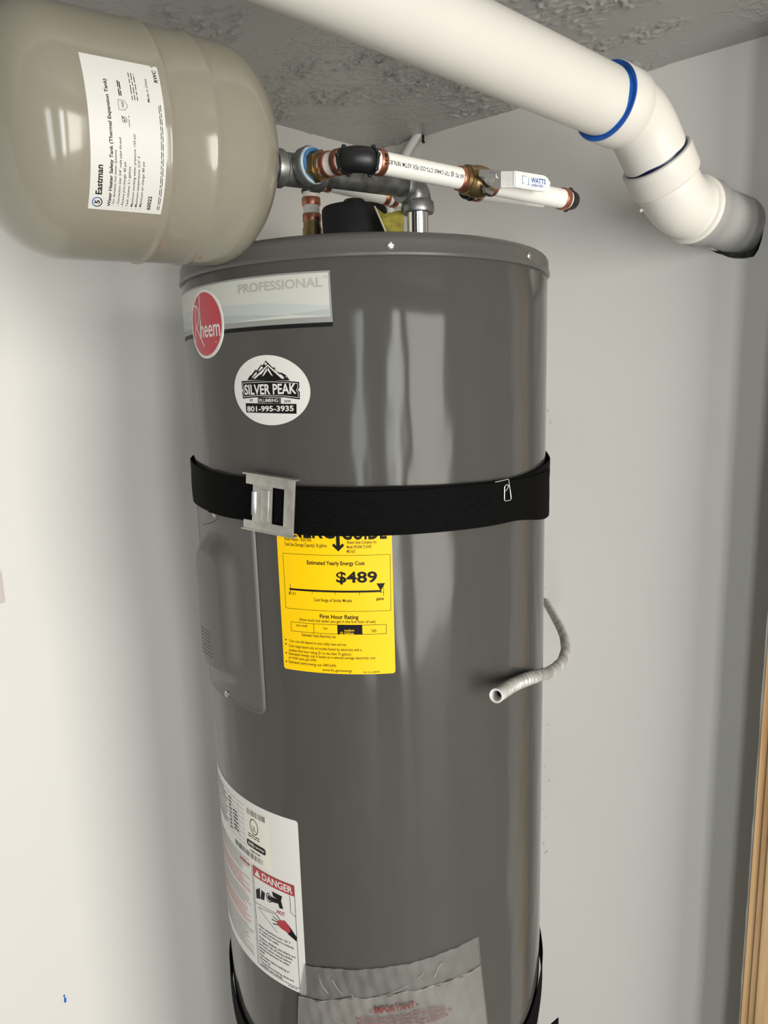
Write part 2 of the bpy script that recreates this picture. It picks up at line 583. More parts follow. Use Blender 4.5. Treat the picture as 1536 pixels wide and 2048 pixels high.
# lettering: (words, left u, left v, right u, right v, cap height, ink) in metres on the surface it is printed on
EG_T = [('ENERG', -0.1003, 1.2428, -0.0403, 1.2428, 0.0161, 'K'),
    ('GUIDE', -0.0332, 1.2416, 0.014, 1.2416, 0.0158, 'K'),
    ('Water Heater – ELECTRIC', -0.0979, 1.2387, -0.0656, 1.2387, 0.0033, 'k'),
    ('Tank Size (Storage Capacity): 36 gallons', -0.0979, 1.2329, -0.0494, 1.2329, 0.0037, 'k'),
    ('Rheem Sales Company, Inc.', -0.0276, 1.2368, 0.0036, 1.2368, 0.0032, 'k'),
    ('Model: PROE40 T2 RH95', -0.028, 1.2318, -0.0023, 1.2318, 0.0032, 'k'),
    ('MD1635', -0.0281, 1.2271, -0.0195, 1.2271, 0.0032, 'k'),
    ('Estimated Yearly Energy Cost', -0.0724, 1.2138, -0.0098, 1.2138, 0.0041, 'k'),
    ('$489', -0.0407, 1.1951, 0.0027, 1.1951, 0.0113, 'K'),
    ('$121', -0.096, 1.1789, -0.0877, 1.1789, 0.003, 'k'),
    ('$494', 0.0009, 1.1748, 0.0088, 1.1748, 0.0029, 'K'),
    ('Cost Range of Similar Models', -0.0664, 1.1734, -0.0246, 1.1734, 0.0035, 'k'),
    ('First Hour Rating', -0.0607, 1.1548, -0.0185, 1.1548, 0.0043, 'k'),
    ('(How much hot water you get in the first hour of use)', -0.0846, 1.1502, -0.0007, 1.1502, 0.0033, 'k'),
    ('very small', -0.0891, 1.1437, -0.0757, 1.1437, 0.0026, 'k'),
    ('low', -0.0571, 1.1424, -0.0527, 1.1424, 0.0028, 'k'),
    ('medium', -0.0341, 1.141, -0.0235, 1.141, 0.0025, 'w'),
    ('55 Gallons', -0.0388, 1.1376, -0.0241, 1.1376, 0.0028, 'w'),
    ('high', -0.0051, 1.1404, 0.0002, 1.1404, 0.003, 'k'),
    ('Estimated Yearly Electricity Use', -0.0824, 1.133, -0.0439, 1.133, 0.0032, 'k'),
    ('Your cost will depend on your utility rates and use', -0.0987, 1.1246, -0.0328, 1.1246, 0.003, 'k'),
    ('Cost range based only on models fueled by electricity with a', -0.0996, 1.1189, -0.0163, 1.1189, 0.003, 'k'),
    ('medium first hour rating (51 to less than 75 gallons)', -0.0996, 1.1138, -0.0278, 1.1138, 0.003, 'k'),
    ('Estimated energy cost is based on a national average electricity cost', -0.0999, 1.1096, -0.0019, 1.1096, 0.003, 'k'),
    ('of 14.00 cents per kWh', -0.1004, 1.105, -0.067, 1.105, 0.003, 'k'),
    ('Estimated yearly energy use: 3493 kWh', -0.1005, 1.1001, -0.0447, 1.1001, 0.0031, 'k'),
    ('www.ftc.gov/energy', -0.0605, 1.095, -0.0275, 1.095, 0.0029, 'k'),
    ('Part No. AS48704', -0.0151, 1.094, 0.0022, 1.094, 0.0018, 'k')]
PRO_T = [('PROFESSIONAL', -0.1392, 1.4944, -0.0424, 1.4944, 0.0085, 'g'),
    ('TM', -0.0409, 1.5017, -0.0375, 1.5017, 0.0016, 'g'),
    ('heem', -0.2121, 1.4555, -0.1708, 1.4555, 0.0178, 'w'),
    ('R', -0.2367, 1.4484, -0.2067, 1.4484, 0.0405, 'w')]
SP_T = [('SILVER PEAK', -0.139, 1.3928, -0.0746, 1.3928, 0.0099, 'W'),
    ('EST.', -0.1324, 1.3856, -0.1272, 1.3856, 0.0022, 'K'),
    ('PLUMBING', -0.119, 1.3845, -0.096, 1.3845, 0.0036, 'w'),
    ('2024', -0.0891, 1.3841, -0.0817, 1.3841, 0.0022, 'K'),
    ('801-995-3935', -0.1367, 1.3752, -0.0785, 1.3752, 0.0053, 'W')]
SP_mtn = [(-0.1343, 1.4076), (-0.1298, 1.4126), (-0.1286, 1.4123), (-0.1222, 1.4181), (-0.1204, 1.4171), (-0.1146, 1.4229), (-0.1128, 1.4219), (-0.1085, 1.4268), (-0.1004, 1.4194), (-0.0982, 1.4196), (-0.0927, 1.4139), (-0.0906, 1.4141), (-0.0854, 1.4113), (-0.0814, 1.4059)]
SP_w0 = [(-0.1105, 1.4236), (-0.1088, 1.4253), (-0.1069, 1.4232), (-0.109, 1.4218)]
SP_w1 = [(-0.1193, 1.4156), (-0.1144, 1.4214), (-0.1119, 1.4198), (-0.1162, 1.417)]
SP_w2 = [(-0.1283, 1.4097), (-0.1212, 1.416), (-0.1204, 1.4138), (-0.126, 1.4104)]
SP_w3 = [(-0.1261, 1.409), (-0.1132, 1.4175), (-0.1062, 1.4227), (-0.1063, 1.4211), (-0.1133, 1.4154), (-0.1229, 1.4089)]
SP_w4 = [(-0.1062, 1.4227), (-0.0873, 1.4079), (-0.0907, 1.408), (-0.1063, 1.4211)]
SP_w5 = [(-0.1142, 1.4107), (-0.1079, 1.4191), (-0.1073, 1.4166), (-0.1113, 1.4122)]
SP_w6 = [(-0.1062, 1.4201), (-0.1006, 1.4106), (-0.1025, 1.4117), (-0.1069, 1.417)]
SP_w7 = [(-0.1188, 1.412), (-0.1102, 1.4174), (-0.1146, 1.4134)]
SP_w8 = [(-0.0986, 1.4189), (-0.0959, 1.4172), (-0.0935, 1.414), (-0.0967, 1.4157)]
SP_w9 = [(-0.0931, 1.4128), (-0.0906, 1.412), (-0.0872, 1.4086), (-0.0896, 1.4093)]
SP_w10 = [(-0.0868, 1.4107), (-0.0852, 1.4099), (-0.0843, 1.4082)]
SP_ban = [(-0.1424, 1.4069), (-0.1223, 1.4069), (-0.1037, 1.4067), (-0.0864, 1.4057), (-0.0711, 1.4041), (-0.0712, 1.3986), (-0.0731, 1.396), (-0.0709, 1.3942), (-0.0714, 1.3865), (-0.0874, 1.3889), (-0.1048, 1.39), (-0.1237, 1.3897), (-0.1419, 1.3886), (-0.1426, 1.3953), (-0.1405, 1.3971), (-0.1425, 1.399)]
SP_in = [(-0.1406, 1.4049), (-0.1225, 1.4052), (-0.1038, 1.4052), (-0.0865, 1.4041), (-0.0728, 1.4026), (-0.0728, 1.3989), (-0.0747, 1.396), (-0.0726, 1.3936), (-0.0727, 1.3885), (-0.0873, 1.3904), (-0.1047, 1.3915), (-0.1235, 1.3914), (-0.1402, 1.3904), (-0.1409, 1.395), (-0.1384, 1.3971), (-0.1408, 1.3993)]
RT_T = [('DANGER', -0.1625, 0.811, -0.1143, 0.811, 0.0071, 'W'),
    ('HOT', -0.1392, 0.7728, -0.1268, 0.7728, 0.005, 'r'),
    ('Water temperature over 125° F', -0.175, 0.7374, -0.1207, 0.7374, 0.0041, 'k'),
    ('can cause severe burns instantly', -0.1749, 0.7325, -0.1158, 0.7325, 0.0041, 'k'),
    ('or death from scalds.', -0.1751, 0.7276, -0.1393, 0.7276, 0.0041, 'k'),
    ('Children, disabled, and elderly are', -0.1756, 0.7206, -0.1143, 0.7206, 0.0041, 'k'),
    ('at highest risk of being scalded.', -0.1757, 0.7157, -0.1184, 0.7157, 0.0041, 'k'),
    ('See instruction manual before', -0.176, 0.7105, -0.1214, 0.7105, 0.0041, 'k'),
    ('setting temperature at water', -0.1762, 0.7058, -0.1241, 0.7058, 0.0041, 'k'),
    ('heater.', -0.1763, 0.7011, -0.1651, 0.7011, 0.0043, 'k'),
    ('Feel water before bathing or', -0.1757, 0.6955, -0.1247, 0.6955, 0.0041, 'k'),
    ('showering.', -0.1761, 0.6908, -0.1567, 0.6908, 0.0042, 'k'),
    ('Temperature limiting valves are', -0.1755, 0.6858, -0.1189, 0.6858, 0.0041, 'k'),
    ('available, see manual.', -0.1759, 0.6814, -0.1362, 0.6814, 0.0042, 'k'),
    ('UL', -0.1755, 0.8694, -0.1677, 0.8694, 0.0092, 'K'),
    ('AHRI', -0.1854, 0.8468, -0.173, 0.8468, 0.0044, 'w'),
    ('CERTIFIED', -0.1715, 0.8477, -0.1541, 0.8477, 0.0025, 'w')]
PO_T = [('- IMPORTANT -', -0.0209, 0.6721, 0.0355, 0.6773, 0.009, 'r'),
    ('THIS POUCH CONTAINS USE & CARE MANUAL WITH', -0.0376, 0.6611, 0.0556, 0.6701, 0.0041, 'r'),
    ('INSTALLATION INSTRUCTIONS AND WARRANTY - DO NOT DESTROY', -0.0361, 0.6561, 0.0678, 0.6642, 0.0042, 'r'),
    ('PLEASE LEAVE ATTACHED TO HEATER OR AFFIX ADJACENT TO', -0.0447, 0.648, 0.0758, 0.658, 0.0041, 'r'),
    ('HEATER AND READ MANUAL AND WARRANTY', -0.0332, 0.6469, 0.0712, 0.6545, 0.0041, 'r')]
TK_T = [('Eastman', -0.0679, 0.1449, -0.0448, 0.1449, 0.00488, 'K'),
    ('Water Heater Safety Tank (Thermal Expansion Tank)', -0.0773, 0.137, 0.0176, 0.137, 0.00259, 'K'),
    ('- For domestic hot water systems', -0.0764, 0.134, -0.0328, 0.134, 0.00186, 'k'),
    ('- Connection size: 3/4" male pipe thread', -0.0764, 0.1301, -0.0236, 0.1301, 0.00187, 'k'),
    ('- Factory pre-charge: 40 psi', -0.0772, 0.1265, -0.0407, 0.1265, 0.0019, 'k'),
    ('- Tank volume: 2.1 gallons', -0.078, 0.1226, -0.0437, 0.1226, 0.00191, 'k'),
    ('- Maximum working water pressure: 150 psi', -0.078, 0.1185, -0.0198, 0.1185, 0.00191, 'k'),
    ('- Maximum temperature: 210° F', -0.078, 0.1149, -0.0351, 0.1149, 0.00194, 'k'),
    ('- Maximum air charge: 80 psi', -0.0776, 0.1112, -0.039, 0.1112, 0.00195, 'k'),
    ('60022', -0.0776, 0.1032, -0.0654, 0.1032, 0.00299, 'K'),
    ('RWC', 0.0224, 0.0944, 0.0326, 0.0944, 0.00304, 'K'),
    ('Made in China', 0.0056, 0.1039, 0.0238, 0.1039, 0.00197, 'k'),
    ('NSF', -0.0015, 0.1257, 0.0027, 0.1257, 0.00201, 'k'),
    ('ASSE 1', 0.0066, 0.128, 0.0194, 0.128, 0.0016, 'k')]

# ================================================================== the setting
CORNER = Vector((0.02806, 0.69988, 0))
CEIL = 1.897
FLOOR = -0.34
RDIR = Vector((math.cos(math.radians(-40)), math.sin(math.radians(-40)), 0))   # along the right wall, away from the corner
RN = Vector((RDIR.y, -RDIR.x, 0))
if RN.y > 0:
    RN = -RN                                                                    # into the closet
LDIR = Vector((-math.cos(math.radians(42)), -math.sin(math.radians(42)), 0))
LN = Vector((-LDIR.y, LDIR.x, 0))
if LN.y > 0:
    LN = -LN
ZV = Vector((0, 0, 1))
def on_right(s, z, off=0.0):
    return CORNER + RDIR * s + RN * off + ZV * z
def on_left(s, z, off=0.0):
    return CORNER + LDIR * s + LN * off + ZV * z
L_END, R_END = 2.6, 1.25
A = on_left(L_END, 0)
B = on_right(R_END, 0)
X1 = 4.3

g = G()
box(g, (1.2, -1.4, FLOOR - 0.05), 3.4, 2.4, 0.05)
struct('floor', g, MT['floor'])
# round plinth that lifts the heater off the floor
g = G()
lathe(g, (0, 0, 0), ZV, [(FLOOR, .215), (FLOOR, .222), (.028, .222), (.030, .215)], 48)
struct('floor_plinth', g, MT['outer'])

# right wall with a ragged hole where the drain pipe goes through
PIPE_S, PIPE_Z = 0.7336, 1.6338          # where the pipe's axis meets the wall
HOLE = [(PIPE_S + a_, PIPE_Z + b_) for a_, b_ in ((-.043, -.004), (-.040, -.020), (-.0345, -.034), (-.026, -.0405), (-.016, -.0445), (-.008, -.049), (.002, -.0525), (.016, -.0545), (.030, -.0535), (.036, -.044), (.0400, -.029), (.0415, -.015), (.0415, 0), (.0405, .011), (.0370, .020), (.030, .028), (.018, .0375), (0, .0405), (-.02, .0365), (-.034, .026), (-.0405, .013))]
g = G()
outer = [(0, FLOOR), (R_END, FLOOR), (R_END, CEIL + .05), (0, CEIL + .05)]
bm = bmesh.new()
ov = [bm.verts.new((p[0], p[1], 0)) for p in outer]
hv = [bm.verts.new((p[0], p[1], 0)) for p in HOLE]
ed = [bm.edges.new((ov[i], ov[(i + 1) % 4])) for i in range(4)] + [bm.edges.new((hv[i], hv[(i + 1) % len(hv)])) for i in range(len(hv))]
bmesh.ops.triangle_fill(bm, use_beauty=True, edges=ed)
bm.verts.index_update()
base = [v.co.copy() for v in bm.verts]
tri = [[v.index for v in f.verts] for f in bm.faces]
bm.free()
nb = len(base)
g.add([on_right(p.x, p.y, 0) for p in base] + [on_right(p.x, p.y, -0.013) for p in base], tri + [[i + nb for i in reversed(f)] for f in tri])
for lo_, hi_ in ((0, 4), (4, 4 + len(HOLE))):
    idx = list(range(lo_, hi_))
    for i, a_ in enumerate(idx):
        b_ = idx[(i + 1) % len(idx)]
        g.f.append((a_, b_, b_ + nb, a_ + nb))
wall_right = struct('wall_right', g, MT['wall'])
rnd = random.Random(4)
# torn paper and gypsum rim of that hole
g = G()
vs, fs = [], []
n = len(HOLE)
for i, (s_, z_) in enumerate(HOLE):
    cx, cz = PIPE_S, PIPE_Z
    k = 0.97 + rnd.uniform(-.03, .02)
    vs += [on_right(s_, z_, .0006), on_right(cx + (s_ - cx) * k, cz + (z_ - cz) * k, -.004 + rnd.uniform(-.002, .003)), on_right(s_, z_, -.0125)]
for i in range(n):
    j = (i + 1) % n
    fs += [(3 * i, 3 * j, 3 * j + 1, 3 * i + 1), (3 * i + 1, 3 * j + 1, 3 * j + 2, 3 * i + 2)]
g.add(vs, fs)
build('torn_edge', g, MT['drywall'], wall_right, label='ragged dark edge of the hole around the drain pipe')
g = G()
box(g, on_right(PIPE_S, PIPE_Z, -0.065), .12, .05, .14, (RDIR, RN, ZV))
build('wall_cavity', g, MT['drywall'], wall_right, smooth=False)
# flecks of dried paint near the heater's edge
g = G()
for i in range(34):
    z_ = rnd.uniform(.35, 1.35)
    s_ = .415 + rnd.uniform(-.004, .012) + (1.0 - z_) * .008
    c = on_right(s_, z_, .0002)
    a_, b_ = rnd.uniform(.0006, .0015), rnd.uniform(.0008, .0024)
    pts = [c + RDIR * (a_ * math.cos(t)) + ZV * (b_ * math.sin(t)) for t in [k * math.pi / 3 for k in range(6)]]
    g.add(pts + [c + RN * .0005], [(k, (k + 1) % 6, 6) for k in range(6)])
sp = build('paint_fleck', g, MT['grey_ink'], wall_right)
sp['kind'] = 'stuff'

g = G()
c = (on_left(0, 0) + A) / 2 + ZV * (1.08) - LN * .05
box(g, c, L_END / 2 + .05, .05, 1.42, (LDIR, LN, ZV))
wall_left = struct('wall_left', g, MT['wall'])
# blue primer drip on the left wall
g = G()
cc = Vector((-.5766, .1554, .3356))
sl = (cc - CORNER).dot(LDIR)
for (du, dv, r1, r2) in ((0, -.003, .0022, .006), (.0008, .006, .0016, .003)):
    c = on_left(sl + du, .3356 + dv, 0.0001)
    pts = [c + LDIR * (r1 * math.cos(t)) + ZV * (r2 * math.sin(t)) for t in [k * math.pi / 6 for k in range(12)]]
    g.add(pts + [c + LN * .001], [(k, (k + 1) % 12, 12) for k in range(12)])
build('primer_drip', g, MT['primer'], wall_left, label='small blue primer drip')
# small nicks and fibres under the wall paint
g = G()
for (px, z_, L) in ((.50, 1.02, .006), (.57, 1.34, .003), (.44, .52, .007)):
    tube(g, [on_left(px, z_, .0005), on_left(px + L * .4, z_ + L * .5, .0009), on_left(px + L, z_ + L * .6, .0005)], .0006, 6)
build('paint_nick', g, MT['wall'], wall_left)

# outer room
g = G()
box(g, (A.x - .05, (A.y + BACK_Y) / 2, 1.08), .05, abs(A.y - BACK_Y) / 2 + .1, 1.42)
struct('wall_outer_left', g, MT['outer'])
g = G()
box(g, ((B.x + X1) / 2, B.y + .05, 1.08), (X1 - B.x) / 2 + .05, .05, 1.42)
struct('wall_outer_right', g, MT['outer'])
g = G()
box(g, (X1 + .05, (B.y + BACK_Y) / 2, 1.08), .05, abs(B.y - BACK_Y) / 2 + .2, 1.42)
struct('wall_side', g, MT['outer'])
g = G()
xs = [A.x - .1] + [v for d in GLASS_DOORS for v in (d[0], d[1])] + [X1 + .1]
for i in range(0, len(xs), 2):
    box(g, ((xs[i] + xs[i + 1]) / 2, BACK_Y - .06, 1.08), (xs[i + 1] - xs[i]) / 2, .06, 1.42)
for d in GLASS_DOORS:
    box(g, ((d[0] + d[1]) / 2, BACK_Y - .06, (DOOR_Z1 + 2.5) / 2), (d[1] - d[0]) / 2, .06, (2.5 - DOOR_Z1) / 2)
    box(g, ((d[0] + d[1]) / 2, BACK_Y - .06, (DOOR_Z0 + FLOOR) / 2), (d[1] - d[0]) / 2, .06, (DOOR_Z0 - FLOOR) / 2)
struct('wall_back', g, MT['outer'])
for i, d in enumerate(GLASS_DOORS):
    g = G()
    hw, hh = (d[1] - d[0]) / 2, (DOOR_Z1 - DOOR_Z0) / 2
    cx, cz = (d[0] + d[1]) / 2, (DOOR_Z0 + DOOR_Z1) / 2
    for sx in (-1, 1):
        box(g, (cx + sx * (hw - .02), BACK_Y - .06, cz), .02, .025, hh)
    for sz in (-1, 1):
        box(g, (cx, BACK_Y - .06, cz + sz * (hh - .02)), hw - .04, .025, .02)
    dr = struct('door_%d' % (i + 1), g, MT['sleeve'])
    g = G()
    box(g, (cx, BACK_Y - .06, cz), hw - .04, .003, hh - .04)
    build('pane', g, MT['glass'], dr, smooth=False)
g = G()
box(g, (1.2, -2.4, 2.55), 3.4, 1.2, .05)
struct('ceiling_outer', g, MT['outer'])
# low closet ceiling
g = G()
SOFF = -1.30
box(g, (1.2, (SOFF + 1.1) / 2, CEIL + .02), 3.4, (1.1 - SOFF) / 2, .02)
ceiling = struct('ceiling', g, MT['ceiling'])
# knock-down texture over the closet: flattened strings and drips of compound
from mathutils import noise as mnoise
TX0, TX1, TY0, TY1, TS = -.42, .95, -.40, .76, .0022
NX, NY = int((TX1 - TX0) / TS), int((TY1 - TY0) / TS)
vs, fs = [], []
ca, sa = math.cos(math.radians(-40)), math.sin(math.radians(-40))
for j in range(NY + 1):
    y_ = TY0 + j * TS
    for i in range(NX + 1):
        x_ = TX0 + i * TS
        u_, v_ = (x_ * ca + y_ * sa), (-x_ * sa + y_ * ca)
        m_ = mnoise.noise((x_ * 6.5, y_ * 6.5, 3.1)) + .45 * mnoise.noise((x_ * 17, y_ * 17, 8.2))
        h_ = 0.0
        if m_ > -.15:
            w1 = mnoise.noise((u_ * 24, v_ * 24, 1.7)) * .55
            r1 = 1 - abs(mnoise.noise((u_ * 46 + w1, v_ * 74 - w1, .4)))
            r2 = mnoise.noise((u_ * 85 - w1, v_ * 120 + w1, 5.5))
            k_ = max(0, min(1, (m_ + .15) / .35))
            a_ = max(0, min(1, (r1 - .86) / .10))
            b_ = max(0, min(1, (r2 - .30) / .15))
            h_ = k_ * (.0046 * a_ * (.35 + .65 * max(0, min(1, r2 * 2 + .5))) + .0030 * b_ * (1 - a_))
        vs.append((x_, y_, CEIL - .0004 - h_))
for j in range(NY):
    o_ = j * (NX + 1)
    for i in range(NX):
        fs.append((o_ + i, o_ + i + NX + 1, o_ + i + NX + 2, o_ + i + 1))
me = bpy.data.meshes.new('texture_coat')
me.from_pydata(vs, [], fs)
me.shade_smooth()
tcoat = link('texture_coat', me, MT['ceiling'], ceiling)
tcoat['kind'] = 'stuff'
g = G()
HEAD = 1.72
box(g, (1.2, SOFF + .05, (HEAD + 2.5) / 2), 3.4, .05, (2.5 - HEAD) / 2)
struct('trim_1', g, MT['wall'])

# front wall stub beside the doorway; its end carries a pine jamb
JS, JP = 0.8345, 0.08
g = G()
box(g, on_right(JS + .0575, 1.08, JP / 2), .0575, JP / 2, 1.42, (RDIR, RN, ZV))
struct('wall_front', g, MT['wall'])
g = G()
box(g, on_right(JS + .0585, .775, JP + .004), .0570, .004, 1.115, (RDIR, RN, ZV), .001)
jamb = struct('trim_2', g, MT['wood'])
for (s0_, w_, h_) in ((.0135, .0445, .0024), (.0235, .0345, .0052)):
    g = G()
    box(g, on_right(JS + .0135 + s0_ + w_ - .0135, .775, JP + .008 + h_ / 2), w_, h_ / 2 + .0003, 1.115, (RDIR, RN, ZV), .0008)
    build('jamb_strip', g, MT['wood'], jamb)
g = G()
pts = []
for k in range(70):
    z_ = -.33 + k * 2.2 / 69
    pts.append(on_right(JS + .0002 + rnd.uniform(-.0004, .0004), z_, JP + .0035))
tube(g, pts, [.0023 + rnd.uniform(-.0004, .0004) for _ in pts], 8)
build('caulk_bead', g, MT['wall'], jamb)

# ================================================================== water heater
heater = thing('water_heater', 'tall grey cylindrical electric water heater strapped in the corner', 'water heater', (0, 0, 0))
g = G()
prof = [(.03, .19), (.03, HR - .01), (.035, HR - .003), (.045, HR)] + [(.045 + k * (1.521 - .045) / 24, HR) for k in range(1, 25)] + [(1.524, HR - .002)]
lathe(g, (0, 0, 0), ZV, prof, 160)
build('jacket', g, MT['heater'], heater, angle=50)
g = G()
prof = [(1.5225, HR - .004), (1.5222, HR + .0016), (1.5235, HR + .0026), (1.527, HR + .0022), (1.529, HR + .0012), (1.5365, HR + .0010)]
for k in range(1, 9):
    t = math.radians(90 * k / 8)
    prof.append((1.5365 + .010 * math.sin(t), HR + .001 - .012 * (1 - math.cos(t))))
prof += [(1.5485, .16), (1.550, .05)]
lathe(g, (0, 0, 0), ZV, prof, 160)
cap = build('top_cap', g, MT['cap'], heater, angle=60)
def screw(parent, u, z_, w, r=.0042, name='screw'):
    th = u / HR
    nrm = Vector((math.sin(th), -math.cos(th), 0))
    p = nrm * (HR + w) + ZV * z_
    g = G()
    d, a, b = frame(nrm)
    lathe(g, p, nrm, [(-.002, r), (.0008, r), (.0018, r * .8), (.0022, r * .55), (.0010, r * .50), (.0010, r * .1)], 14)
    for q in (0, 1):
        ax = (a, b) if q else (b, a)
        box(g, p + nrm * .0019, r * .62, r * .16, .0006, (ax[0], ax[1], nrm))
    return build(name, g, MT['steel'], parent, label='small bright screw')
screw(cap, .0256, 1.5313, .0012)
screw(cap, .2043, 1.5325, .0012)
screw(cap, -.17, 1.532, .0012)

# --- brand plate
g = outline([(-.325, 1.4615), (-.0335, 1.4615), (-.0345, 1.5103), (-.325, 1.5103)])
plate = wrapped('brand_plate', g, wrap_heater, .0006, MT['band3'], heater, skirt=True, label='wide silver foil band printed with faint lettering')
pr = Print()
pr.poly('s', [(-.324, 1.4668), (-.0357, 1.4668), (-.0362, 1.5085), (-.324, 1.5085)])
pr.poly('a', [(-.32, 1.489), (-.1044, 1.4832), (-.0362, 1.4772), (-.0364, 1.4739), (-.0789, 1.4705), (-.1623, 1.4746), (-.32, 1.4790)])
pr.poly('b', [(-.32, 1.4790), (-.1623, 1.4746), (-.079, 1.4699), (-.1634, 1.4668), (-.32, 1.4668)])
pr.poly('b', [(-.0362, 1.4739), (-.0789, 1.4703), (-.0362, 1.4672)])
pr.poly('k', [(-.325, 1.4572), (-.0336, 1.4572), (-.0335, 1.4610), (-.325, 1.4610)])
for (t, ul, vl, ur, vr, c, col) in PRO_T[:2]:
    pr.text('t', t, ul, 1.4955 if len(t) > 3 else 1.5035, ur, 1.4955 if len(t) > 3 else 1.5035, c, True)
pr.emit(plate, wrap_heater, .0007, {'s': ('foil_face', MT['silver'], 0), 'a': ('pale_band', MT['band1'], .00008), 'b': ('grey_band', MT['band2'], .00016), 'k': ('black_border', MT['ink'], -.0003), 't': ('lettering', MT['silver_text'], .00012)})

# --- round red badge
BC = (-.2003, 1.4693)
badge = wrapped('brand_badge', outline(ellipse(BC[0], BC[1], .0362, .0366, 72)), wrap_heater, .0014, MT['white'], heater, skirt=True, label='round red badge with white rim and white lettering')
pr = Print()
pr.poly('r', ellipse(BC[0], BC[1], .0332, .0336, 72))
pr.text('w', 'heem', -.2112, 1.4555, -.1706, 1.4555, .0185, False)
# tall thin R with a sweeping leg, and the h's ascender running up
pr.line('w', [(-.2094, 1.5010), (-.2102, 1.4840), (-.2118, 1.4580)], .0015)
pr.line('w', [(-.2213, 1.4895), (-.2227, 1.4717), (-.2278, 1.4490)], .0014)
pr.line('w', [(-.2300, 1.4890), (-.2243, 1.4909), (-.2178, 1.4897), (-.2141, 1.4856), (-.2134, 1.4795), (-.2165, 1.4712), (-.2215, 1.4672)], .0015)
pr.line('w', [(-.2215, 1.4672), (-.2130, 1.4562), (-.2044, 1.4464)], .0016)
pr.ring('w', -.1795, 1.4495, .0011, .0011, .0003)
pr.emit(badge, wrap_heater, .0015, {'r': ('red_field', MT['red'], 0), 'w': ('lettering', MT['white'], .00012)})

# --- plumber's oval sticker
stk = wrapped('plumber_sticker', outline(ellipse(-.107, 1.3965, .0474, .0357, 72, math.radians(-4))), wrap_heater, .0005, MT['white'], heater, skirt=True, label='white oval sticker with a mountain logo and a phone number')
pr = Print()
pr.poly('k', SP_mtn)
for pl in (SP_w0, SP_w1, SP_w2, SP_w3, SP_w4, SP_w5, SP_w6, SP_w7, SP_w8, SP_w9, SP_w10):
    pr.poly('w', pl)
pr.poly('k', SP_ban)
pr.line('w', SP_in, .0005, close=True)
pr.poly('k', [(-.1213, 1.3898), (-.0925, 1.3889), (-.0929, 1.3828), (-.1218, 1.3838)])
pr.poly('k', [(-.1384, 1.3839), (-.0752, 1.3822), (-.0757, 1.3722), (-.1384, 1.3741)])
pr.line('w', [(-.1203, 1.3892), (-.1205, 1.3846)], .0004)
pr.line('w', [(-.0938, 1.3886), (-.0940, 1.3838)], .0004)
for (t, ul, vl, ur, vr, c, col) in SP_T:
    pr.text('w' if col in 'wW' else 'k', t, ul, vl, ur, vr, c, col in 'WK')
pr.emit(stk, wrap_heater, .0006, {'k': ('black_print', MT['ink'], 0), 'w': ('white_print', MT['white'], .00012)})

# --- yellow energy label
eg = wrapped('energy_label', outline(rrect(-.1072, .0192, 1.0925, 1.284, .003)), wrap_heater, .0004, MT['yellow'], heater, skirt=True, label='yellow energy cost label with black print')
pr = Print()
for (t, ul, vl, ur, vr, c, col) in EG_T:
    pr.text('w' if col == 'w' else 'k', t, ul, vl, ur, vr, c, col == 'K' or c > .004)
pr.line('k', [(-.1005, 1.2243), (.0170, 1.2243), (.0160, 1.1632), (-.1005, 1.1632)], .00045, close=True)
pr.line('k', [(-.0937, 1.1850), (.0055, 1.1850)], .0022)
pr.line('k', [(.0055, 1.1835), (.0090, 1.1835)], .0005)
for u, a_, b_ in ((-.0937, 1.1905, 1.1810), (.0090, 1.1900, 1.1800), (-.068, 1.185, 1.1820), (-.0425, 1.185, 1.1818), (-.0165, 1.185, 1.1815)):
    pr.line('k', [(u, a_), (u, b_)], .0005)
pr.poly('k', [(.0017, 1.1935), (.0108, 1.1935), (.0060, 1.1852)])
pr.line('k', [(-.0950, 1.1480), (.0106, 1.1480), (.0106, 1.1377), (-.0950, 1.1377)], .0005, close=True)
pr.line('k', [(-.068, 1.148), (-.068, 1.1377)], .0005)
pr.poly('k', [(-.0417, 1.1483), (-.0148, 1.1483), (-.0148, 1.1374), (-.0417, 1.1374)])
for u, v in ((-.1028, 1.1266), (-.1031, 1.1217), (-.1033, 1.1112), (-.1036, 1.1012)):
    pr.poly('k', ellipse(u, v, .0009, .0009, 12))
pr.line('k', [(-.0372, 1.262), (-.0372, 1.234)], .0040)
pr.poly('k', [(-.0372, 1.2285), (-.0438, 1.2350), (-.0418, 1.2372), (-.0372, 1.2328), (-.0326, 1.2372), (-.0306, 1.2350)])
pr.emit(eg, wrap_heater, .0005, {'k': ('black_print', MT['ink'], 0), 'w': ('yellow_print', MT['yellow'], .00015)})

# --- rating and warning label low on the left
rt = wrapped('rating_label', outline(rrect(-.330, -.1008, .6738, .9068, .004)), wrap_heater, .0005, MT['white'], heater, skirt=True, label='large white warning label with a red danger panel')
pr = Print()
pr.poly('c', rrect(-.1895, -.1428, .826, .898, .002))
pr.poly('r', [(-.1785, .8060), (-.1785, .8205), (-.1105, .8205), (-.1105, .8085), (-.1105, .8060)])
pr.line('k', [(-.1788, .8205), (-.1105, .8205), (-.1105, .6800), (-.1788, .6800)], .0006, close=True)
pr.line('k', [(-.1815, .8205), (-.1815, .6800)], .0005)
pr.poly('w', [(-.1760, .8085), (-.1700, .8180), (-.1640, .8085)])
for (t, ul, vl, ur, vr, c, col) in RT_T:
    if t in ('DANGER',):
        pr.text('w', t, -.1615, .8090, -.1130, .8090, .0088, True)
    elif col == 'w':
        pr.text('w', t, ul, vl, ur, vr, c, True)
    elif col == 'r':
        pr.text('r', t, ul, vl, ur, vr, c, True)
    else:
        pr.text('k', t, ul, vl, ur, vr, c * .74, False)
